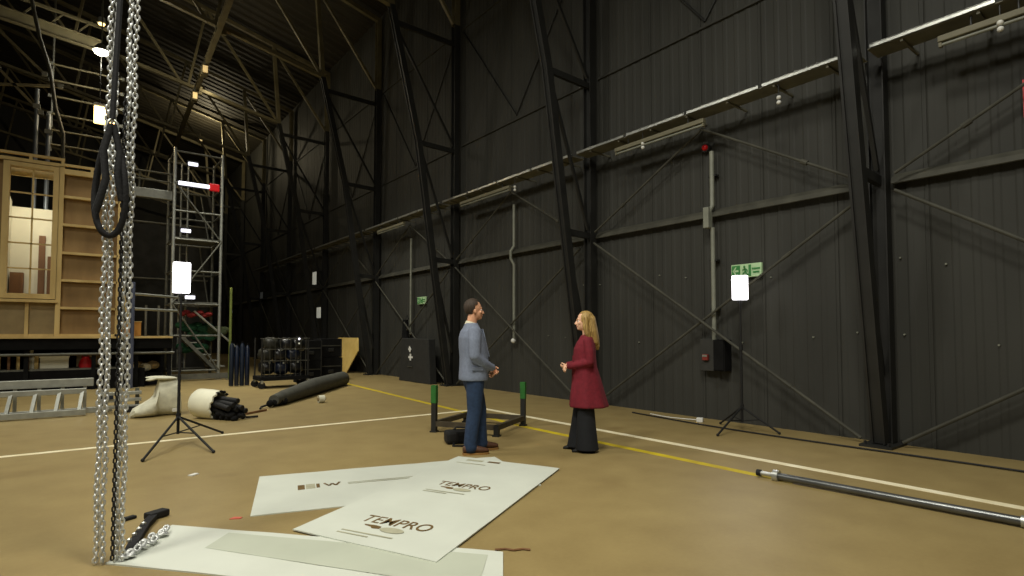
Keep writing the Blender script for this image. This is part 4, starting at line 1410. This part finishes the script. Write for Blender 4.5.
def remesh(mb, name, m_, parent, voxel=.006, smooth_it=3, fac=.5):
    me = bpy.data.meshes.new('tmp')
    bmesh.ops.recalc_face_normals(mb.bm, faces=mb.bm.faces[:])
    mb.bm.to_mesh(me)
    mb.bm.free()
    o = bpy.data.objects.new('tmp', me)
    COL.objects.link(o)
    r = o.modifiers.new('r', 'REMESH')
    r.mode = 'VOXEL'
    r.voxel_size = voxel
    s = o.modifiers.new('s', 'SMOOTH')
    s.factor = fac
    s.iterations = smooth_it
    bpy.context.view_layer.update()
    res = bpy.data.meshes.new_from_object(o.evaluated_get(bpy.context.evaluated_depsgraph_get()))
    bpy.data.objects.remove(o)
    res.name = name
    res.materials.clear()
    res.materials.append(m_)
    for p in res.polygons:
        p.use_smooth = True
    q = bpy.data.objects.new(name, res)
    COL.objects.link(q)
    q.parent = parent
    return q


def limb(mb, pts):
    """pts: (x, y, z, r): balls joined by tapered cones"""
    for p in pts:
        mb.ball(p[:3], p[3], 3)
    for a, b in zip(pts, pts[1:]):
        mb.tube(a[:3], b[:3], a[3], 20, b[3])


def loft(mb, rings, n=32, sq=1.0):
    """rings: (z, cx, cy, rx, ry)"""
    rr = []
    for z, cx, cy, rx, ry in rings:
        ring = []
        for k in range(n):
            u = 2 * PI * k / n
            ring.append((cx + rx * math.copysign(abs(math.cos(u)) ** sq, math.cos(u)), cy + ry * math.copysign(abs(math.sin(u)) ** sq, math.sin(u)), z))
        rr.append(ring)
    mb.rings(rr)


def hand(mb, wrist, fdir, pdir, side, s=1.0, curl=.5):
    """wrist point, finger direction, palm normal; side +1: thumb towards fdir x pdir"""
    w = Vector(wrist)
    f = Vector(fdir).normalized()
    p = Vector(pdir)
    p = (p - f * p.dot(f)).normalized()
    t = f.cross(p).normalized() * side
    lens = [.040, .044, .041, .033]
    for k in range(4):
        o = (.030 - .020 * k)
        kn = w + f * (.088 - .004 * abs(k - 1)) * s + t * o * s
        mb.tube(w + t * o * .55 * s + f * .005, kn, .0135 * s, 10, .0115 * s)
        mb.ball(w + t * o * .55 * s, .0135 * s, 2)
        cur = kn
        d = f.copy()
        for j in range(3):
            ang = curl * (.7 if j == 0 else 1.0)
            d = (d * math.cos(ang) + p * math.sin(ang)).normalized()
            pp = (p * math.cos(ang) - f * math.sin(ang))
            L = lens[k] * (1, .68, .55)[j] * s
            nx = cur + d * L
            r0 = (.0098 - .001 * j) * s * (.9 if k == 3 else 1)
            mb.ball(cur, r0, 2)
            mb.tube(cur, nx, r0, 10, r0 * .92)
            cur = nx
            fo = f
            f_, p_ = d, pp
            f_save = f
            f = f_
            p = p_.normalized()
        mb.ball(cur, .0085 * s, 2)
        f = Vector(fdir).normalized()
        p = Vector(pdir)
        p = (p - f * p.dot(f)).normalized()
    b0 = w + f * .022 * s + t * .024 * s
    b1 = b0 + (f * .6 + t * .55 + p * .35).normalized() * .045 * s
    b2 = b1 + (f * .85 + t * .1 + p * .45).normalized() * .034 * s
    b3 = b2 + (f * .9 - t * .1 + p * .4).normalized() * .026 * s
    for a, b, r in ((b0, b1, .0135), (b1, b2, .0112), (b2, b3, .010)):
        mb.ball(a, r * s, 2)
        mb.tube(a, b, r * s, 10, r * .92 * s)
    mb.ball(b3, .0092 * s, 2)


def head(mb, z, s, fem=False):
    """head centred on eye line height z, facing +y"""
    c = lambda x, y, zz: (x * s, y * s, z + zz * s)
    mb.ball(c(0, -.012, .028), 1, 3, (.076 * s, .097 * s, .096 * s))
    mb.ball(c(0, .03, -.035), 1, 3, (.060 * s, .066 * s, .088 * s))
    mb.ball(c(0, .066, -.092), 1, 3, ((.026 if fem else .033) * s, .026 * s, .024 * s))
    mb.ball(c(0, .02, -.08), 1, 3, (.050 * s, .062 * s, .040 * s))
    mb.ball(c(0, .078, .022), 1, 2, (.05 * s, .018 * s, .014 * s))
    limb(mb, [(*c(0, .088, .008), .009 * s), (*c(0, .105, -.022), .012 * s), (*c(0, .112, -.034), .0135 * s)])
    for q in (-1, 1):
        mb.ball(c(q * .012, .100, -.040), .009 * s, 2)
        mb.ball(c(q * .042, .066, -.026), 1, 2, (.022 * s, .020 * s, .020 * s))
        mb.ball(c(q * .080, -.008, -.014), 1, 2, (.012 * s, .020 * s, .032 * s), Quaternion((1, 0, 0), .2))
    mb.ball(c(0, .090, -.062), 1, 2, (.024 * s, .010 * s, .0065 * s))
    mb.ball(c(0, .088, -.072), 1, 2, (.020 * s, .010 * s, .007 * s))


def face_parts(parent, z, s, lip):
    for q in (-1, 1):
        e = MB().ball((q * .031 * s, .0755 * s, z - .001 * s), .0115 * s, 2).build('eye', M_eye, None, smooth=True)
        e.parent = parent
        i_ = MB().ball((q * .031 * s, .0815 * s, z - .001 * s), .0078 * s, 2).build('iris', M_iris, None, smooth=True)
        i_.parent = e
    l = MB()
    l.ball((0, .0965 * s, z - .0625 * s), 1, 2, (.021 * s, .006 * s, .0045 * s))
    l.ball((0, .0945 * s, z - .0705 * s), 1, 2, (.018 * s, .006 * s, .005 * s))
    o = l.build('lips', lip, None, smooth=True)
    o.parent = parent


def local(mb, name, m_, parent, smooth=True, bevel=0):
    o = mb.build(name, m_, None, smooth=smooth, bevel=bevel)
    o.parent = parent
    return o


# ---- the man: grey blue jacket, jeans, hands clasped in front; faces +y locally
TH = math.atan2(-.81, -.59)
mb = MB()
EZ = 1.685
head(mb, EZ, .98)
limb(mb, [(0, -.02, 1.62, .058), (0, -.035, 1.52, .06), (0, -.03, 1.46, .08)])
loft(mb, [(.90, 0, -.01, .15, .10), (1.05, 0, 0, .14, .11), (1.25, 0, -.005, .16, .115), (1.40, 0, -.015, .17, .10), (1.47, 0, -.02, .13, .07)])
FWD = {1: -.05, -1: .13}
for q in (-1, 1):
    limb(mb, [(q * .17, -.02, 1.43, .055), (q * .24, -.045, 1.15, .042), (q * .075, .205, 1.0, .029), (q * .06, .222, .99, .028)])
    limb(mb, [(q * .09, -.01, .90, .085), (q * .10, .005 + FWD[q] * .6, .50, .055), (q * .105, -.02 + FWD[q], .10, .04)])
    limb(mb, [(q * .105, -.03 + FWD[q], .07, .035), (q * .115, .10 + FWD[q], .05, .032)])
hand(mb, (.058, .222, .99), (-.78, .25, -.5), (-.35, -.45, -.3), -1, 1.0, .5)
hand(mb, (-.058, .222, .985), (.75, .35, -.5), (.1, -.5, .6), -1, 1.0, .45)
man = remesh(mb, 'person', M_skin, None, .0055, 3)
tag(man, 'standing man in a blue grey jacket and dark jeans, hands clasped, seen side on', 'person')
face_parts(man, EZ, .98, mat('lip_m', (176, 112, 96), .5))
# hair: short and dark, receding at the front
mb = MB()
mb.ball((0, -.025, EZ + .036), 1, 4, (.0800, .0985, .0990))
for v in mb.bm.verts[:]:
    y_, z_ = v.co.y, v.co.z - EZ
    hairline = .022 + max(0, .075 - z_) * -.35
    keep = (y_ < .03 and z_ > .06) or (y_ < -.005 and z_ > .0) or (y_ < -.03 and z_ > -.05)
    if not keep:
        mb.bm.verts.remove(v)
bmesh.ops.solidify(mb.bm, geom=mb.bm.faces[:], thickness=-.008)
local(mb, 'hair', M_hairdark, man)
for q in (-1, 1):
    local(MB().bar((q * .018, .0935, EZ + .02), (q * .045, .083, EZ + .022), .006, .006), 'eyebrow', M_hairdark, man)
mb = MB()
mb.rings([[(r * 1.0 * math.cos(k * PI / 12), -.033 + cy + r * 1.05 * math.sin(k * PI / 12), z + .02 * -math.sin(k * PI / 12)) for k in range(24)] for r, z, cy in ((.080, 1.495, 0), (.069, 1.532, 0), (.064, 1.540, 0), (.06, 1.51, 0))], caps=False)
local(mb, 'shirt_collar', M_setwhite, man)
mb = MB()
loft(mb, [(.95, 0, .02, .13, .115), (1.15, 0, .035, .14, .122), (1.35, 0, .02, .14, .11), (1.47, 0, -.01, .09, .08)])
remesh(mb, 'shirt', M_shirt, man, .01, 2)
# jacket
mb = MB()
loft(mb, [(.855, 0, -.012, .215, .168), (.90, 0, -.012, .218, .170), (1.02, 0, -.004, .212, .170), (1.12, 0, -.004, .21, .168), (1.25, 0, -.02, .218, .162), (1.36, 0, -.035, .225, .148), (1.43, 0, -.04, .205, .122), (1.48, 0, -.038, .15, .094), (1.53, 0, -.037, .085, .074)], 40, .9)
for q in (-1, 1):
    limb(mb, [(q * .175, -.035, 1.42, .080), (q * .222, -.045, 1.32, .074), (q * .25, -.05, 1.15, .066), (q * .20, .05, 1.07, .058), (q * .11, .165, 1.015, .047), (q * .082, .196, 1.003, .045)])
remesh(mb, 'jacket', M_jacket, man, .009, 4)
mb = MB()
for q in (-1, 1):
    mb.bar((q * .05, .085, 1.46), (q * .05, .165, 1.13), .055, .012, (0, 1, 0))
local(mb, 'lapels', M_jacket, man, bevel=.003)
mb = MB()
mb.bar((0, .095, 1.46), (0, .172, 1.10), .05, .012, (0, 1, 0))
local(mb, 'tie', M_shirt, man, bevel=.004)
local(MB().box((.218, -.01, 1.0), (.02, .13, .045), 0), 'pocket_flap', M_jacket, man, bevel=.006)
# jeans
mb = MB()
loft(mb, [(.80, 0, -.01, .155, .115), (.90, 0, -.01, .168, .125), (.97, 0, -.01, .165, .122)])
for q in (-1, 1):
    limb(mb, [(q * .092, -.01, .84, .110), (q * .098, .002 + FWD[q] * .35, .66, .098), (q * .10, .010 + FWD[q] * .6, .50, .084), (q * .105, -.01 + FWD[q] * .8, .30, .080), (q * .106, -.02 + FWD[q], .12, .076), (q * .106, -.015 + FWD[q], .08, .078)])
remesh(mb, 'jeans', M_jeans, man, .008, 4)
for q in (-1, 1):
    mb = MB()
    ring = []
    for y_, w_, h_ in ((-.105, .03, .07), (-.09, .042, .095), (-.02, .046, .11), (.05, .047, .085), (.12, .05, .065), (.17, .04, .052), (.195, .018, .04)):
        ring.append([(q * (.106 + max(0, y_) * .08) + w_ * math.cos(k * PI / 8), y_ + FWD[q], max(.018, .02 + h_ * .5 + h_ * .5 * math.sin(k * PI / 8))) for k in range(16)])
    mb.rings(ring)
    sh = local(mb, 'shoe', M_shoe, man)
    mb = MB()
    mb.rings([[(q * (.106 + max(0, y_) * .08) + w_ * c_, y_ + FWD[q], z_) for c_, z_ in ((-1, 0), (1, 0), (1, .022), (-1, .022))] for y_, w_ in ((-.108, .03), (-.09, .044), (-.02, .048), (.06, .05), (.13, .051), (.175, .041), (.20, .018))])
    local(mb, 'sole', M_sole, sh)
man.location = (3.73, 5.57, 0)
man.rotation_euler = (0, 0, TH + .26)

# ---- the woman: burgundy coat, black wide trousers, long blonde hair
mb = MB()
EW = 1.555
head(mb, EW, .93, True)
limb(mb, [(0, -.02, 1.49, .047), (0, -.03, 1.40, .048), (0, -.03, 1.34, .065)])
loft(mb, [(.86, 0, -.01, .14, .10), (1.02, 0, 0, .115, .09), (1.2, 0, 0, .135, .105), (1.30, 0, -.015, .145, .085), (1.36, 0, -.02, .10, .06)])
for q in (-1, 1):
    limb(mb, [(q * .145, -.02, 1.31, .045), (q * .185, -.035, 1.07, .034), (q * .06, .19, 1.02, .024), (q * .05, .205, 1.02, .023)])
    limb(mb, [(q * .08, -.01, .84, .08), (q * .085, .005, .46, .05), (q * .09, -.02, .10, .034)])
    limb(mb, [(q * .09, -.03, .06, .03), (q * .10, .09, .045, .026)])
hand(mb, (.048, .205, 1.02), (-.72, .5, -.2), (-.35, -.45, -.3), -1, .88, .55)
hand(mb, (-.048, .205, 1.015), (.72, .5, -.25), (.1, -.5, .6), -1, .88, .5)
wom = remesh(mb, 'person', M_skinf, None, .0055, 3)
tag(wom, 'standing woman in a burgundy coat and black trousers with long blonde hair', 'person')
face_parts(wom, EW, .93, M_lip)
for q in (-1, 1):
    local(MB().bar((q * .016, .0885, EW + .019), (q * .042, .078, EW + .022), .004, .005), 'eyebrow', M_hairblonde, wom)
mb = MB()
c0 = MB()
mb.ball((0, -.022, EW + .036), 1, 4, (.084, .100, .094))
limb(mb, [(0, -.07, EW + .02, .072), (0, -.105, EW - .10, .062), (0, -.13, EW - .22, .056), (0, -.155, EW - .30, .036), (0, -.165, EW - .335, .018)])
for q in (-1, 1):
    limb(mb, [(q * .060, -.012, EW + .035, .034), (q * .070, -.008, EW - .06, .036), (q * .075, -.03, EW - .15, .036), (q * .07, -.06, EW - .22, .018)])
    limb(mb, [(q * .03, -.085, EW + .02, .05), (q * .05, -.105, EW - .12, .046), (q * .045, -.13, EW - .25, .036)])
# carve the face opening: push front vertices back
hr = remesh(mb, 'hair', M_hairblonde, wom, .007, 3)
bm = bmesh.new()
bm.from_mesh(hr.data)
kill = [v for v in bm.verts if v.co.y > (.022 if abs(v.co.x) < .056 else .045) + .35 * max(0, (v.co.z - EW - .05)) and abs(v.co.x) < .09 and v.co.z < EW + .098 - .2 * max(0, v.co.y - .04)]
bmesh.ops.delete(bm, geom=kill, context='VERTS')
bmesh.ops.solidify(bm, geom=bm.faces[:], thickness=.012)
bm.to_mesh(hr.data)
bm.free()
for p in hr.data.polygons:
    p.use_smooth = True
# coat, flared to the hem
mb = MB()
rr = []
for z, cy, rx, ry in ((.525, -.05, .235, .235), (.545, -.05, .236, .236), (.70, -.035, .212, .206), (.85, -.028, .19, .174), (1.0, -.008, .172, .148), (1.12, -.004, .168, .138), (1.22, -.008, .172, .132), (1.29, -.018, .165, .112), (1.345, -.028, .12, .085), (1.385, -.032, .078, .066)):
    ring = []
    amp = .012 * max(0, (1.05 - z)) / .5
    for k in range(48):
        u = 2 * PI * k / 48
        f_ = 1 + amp * math.sin(7 * u + .6) / .2 * .6
        ring.append((rx * f_ * math.cos(u), cy + ry * f_ * math.sin(u), z))
    rr.append(ring)
mb.rings(rr)
for q in (-1, 1):
    limb(mb, [(q * .14, -.025, 1.305, .060), (q * .175, -.035, 1.20, .056), (q * .19, -.04, 1.07, .050), (q * .14, .06, 1.04, .047), (q * .078, .165, 1.02, .044), (q * .066, .182, 1.02, .044)])
remesh(mb, 'coat', M_coat, wom, .009, 3)
mb = MB()
mb.bar((0.004, .135, 1.14), (0.004, .155, .62), .012, .01, (0, 1, 0))
local(mb, 'coat_placket', M_coat, wom)
mb = MB()
mb.rings([[(r * math.cos(k * PI / 12), -.032 + r * .95 * math.sin(k * PI / 12), z - .025 * math.sin(k * PI / 12)) for k in range(24)] for r, z in ((.080, 1.365), (.066, 1.41), (.060, 1.41), (.056, 1.37))], caps=False)
local(mb, 'coat_collar', M_coat, wom)
mb = MB()
loft(mb, [(.60, 0, -.01, .155, .115), (.80, 0, -.01, .15, .115), (.90, 0, -.01, .14, .105)])
for q, dy in ((-1, -.02), (1, .09)):
    rr = []
    for z, r_ in ((.72, .10), (.5, .102), (.3, .114), (.12, .13), (.03, .14)):
        rr.append([(q * (.085 + (.72 - z) * .02) + r_ * .9 * math.cos(k * PI / 12), dy * (.72 - z) + r_ * math.sin(k * PI / 12), z) for k in range(24)])
    mb.rings(rr)
remesh(mb, 'trousers', M_trouser, wom, .008, 3)
for q, dy in ((-1, -.01), (1, .07)):
    mb = MB()
    ring = []
    for y_, w_, h_ in ((-.10, .025, .08), (-.085, .036, .09), (-.02, .038, .09), (.05, .04, .065), (.11, .042, .05), (.16, .03, .035), (.178, .012, .025)):
        ring.append([(q * .10 + w_ * math.cos(k * PI / 8), y_ + dy, max(.002, h_ * .5 + h_ * .5 * math.sin(k * PI / 8))) for k in range(16)])
    mb.rings(ring)
    local(mb, 'shoe', M_rubber, wom)
wom.location = (4.845, 4.85, 0)
wom.rotation_euler = (0, 0, math.atan2(.81, .59))
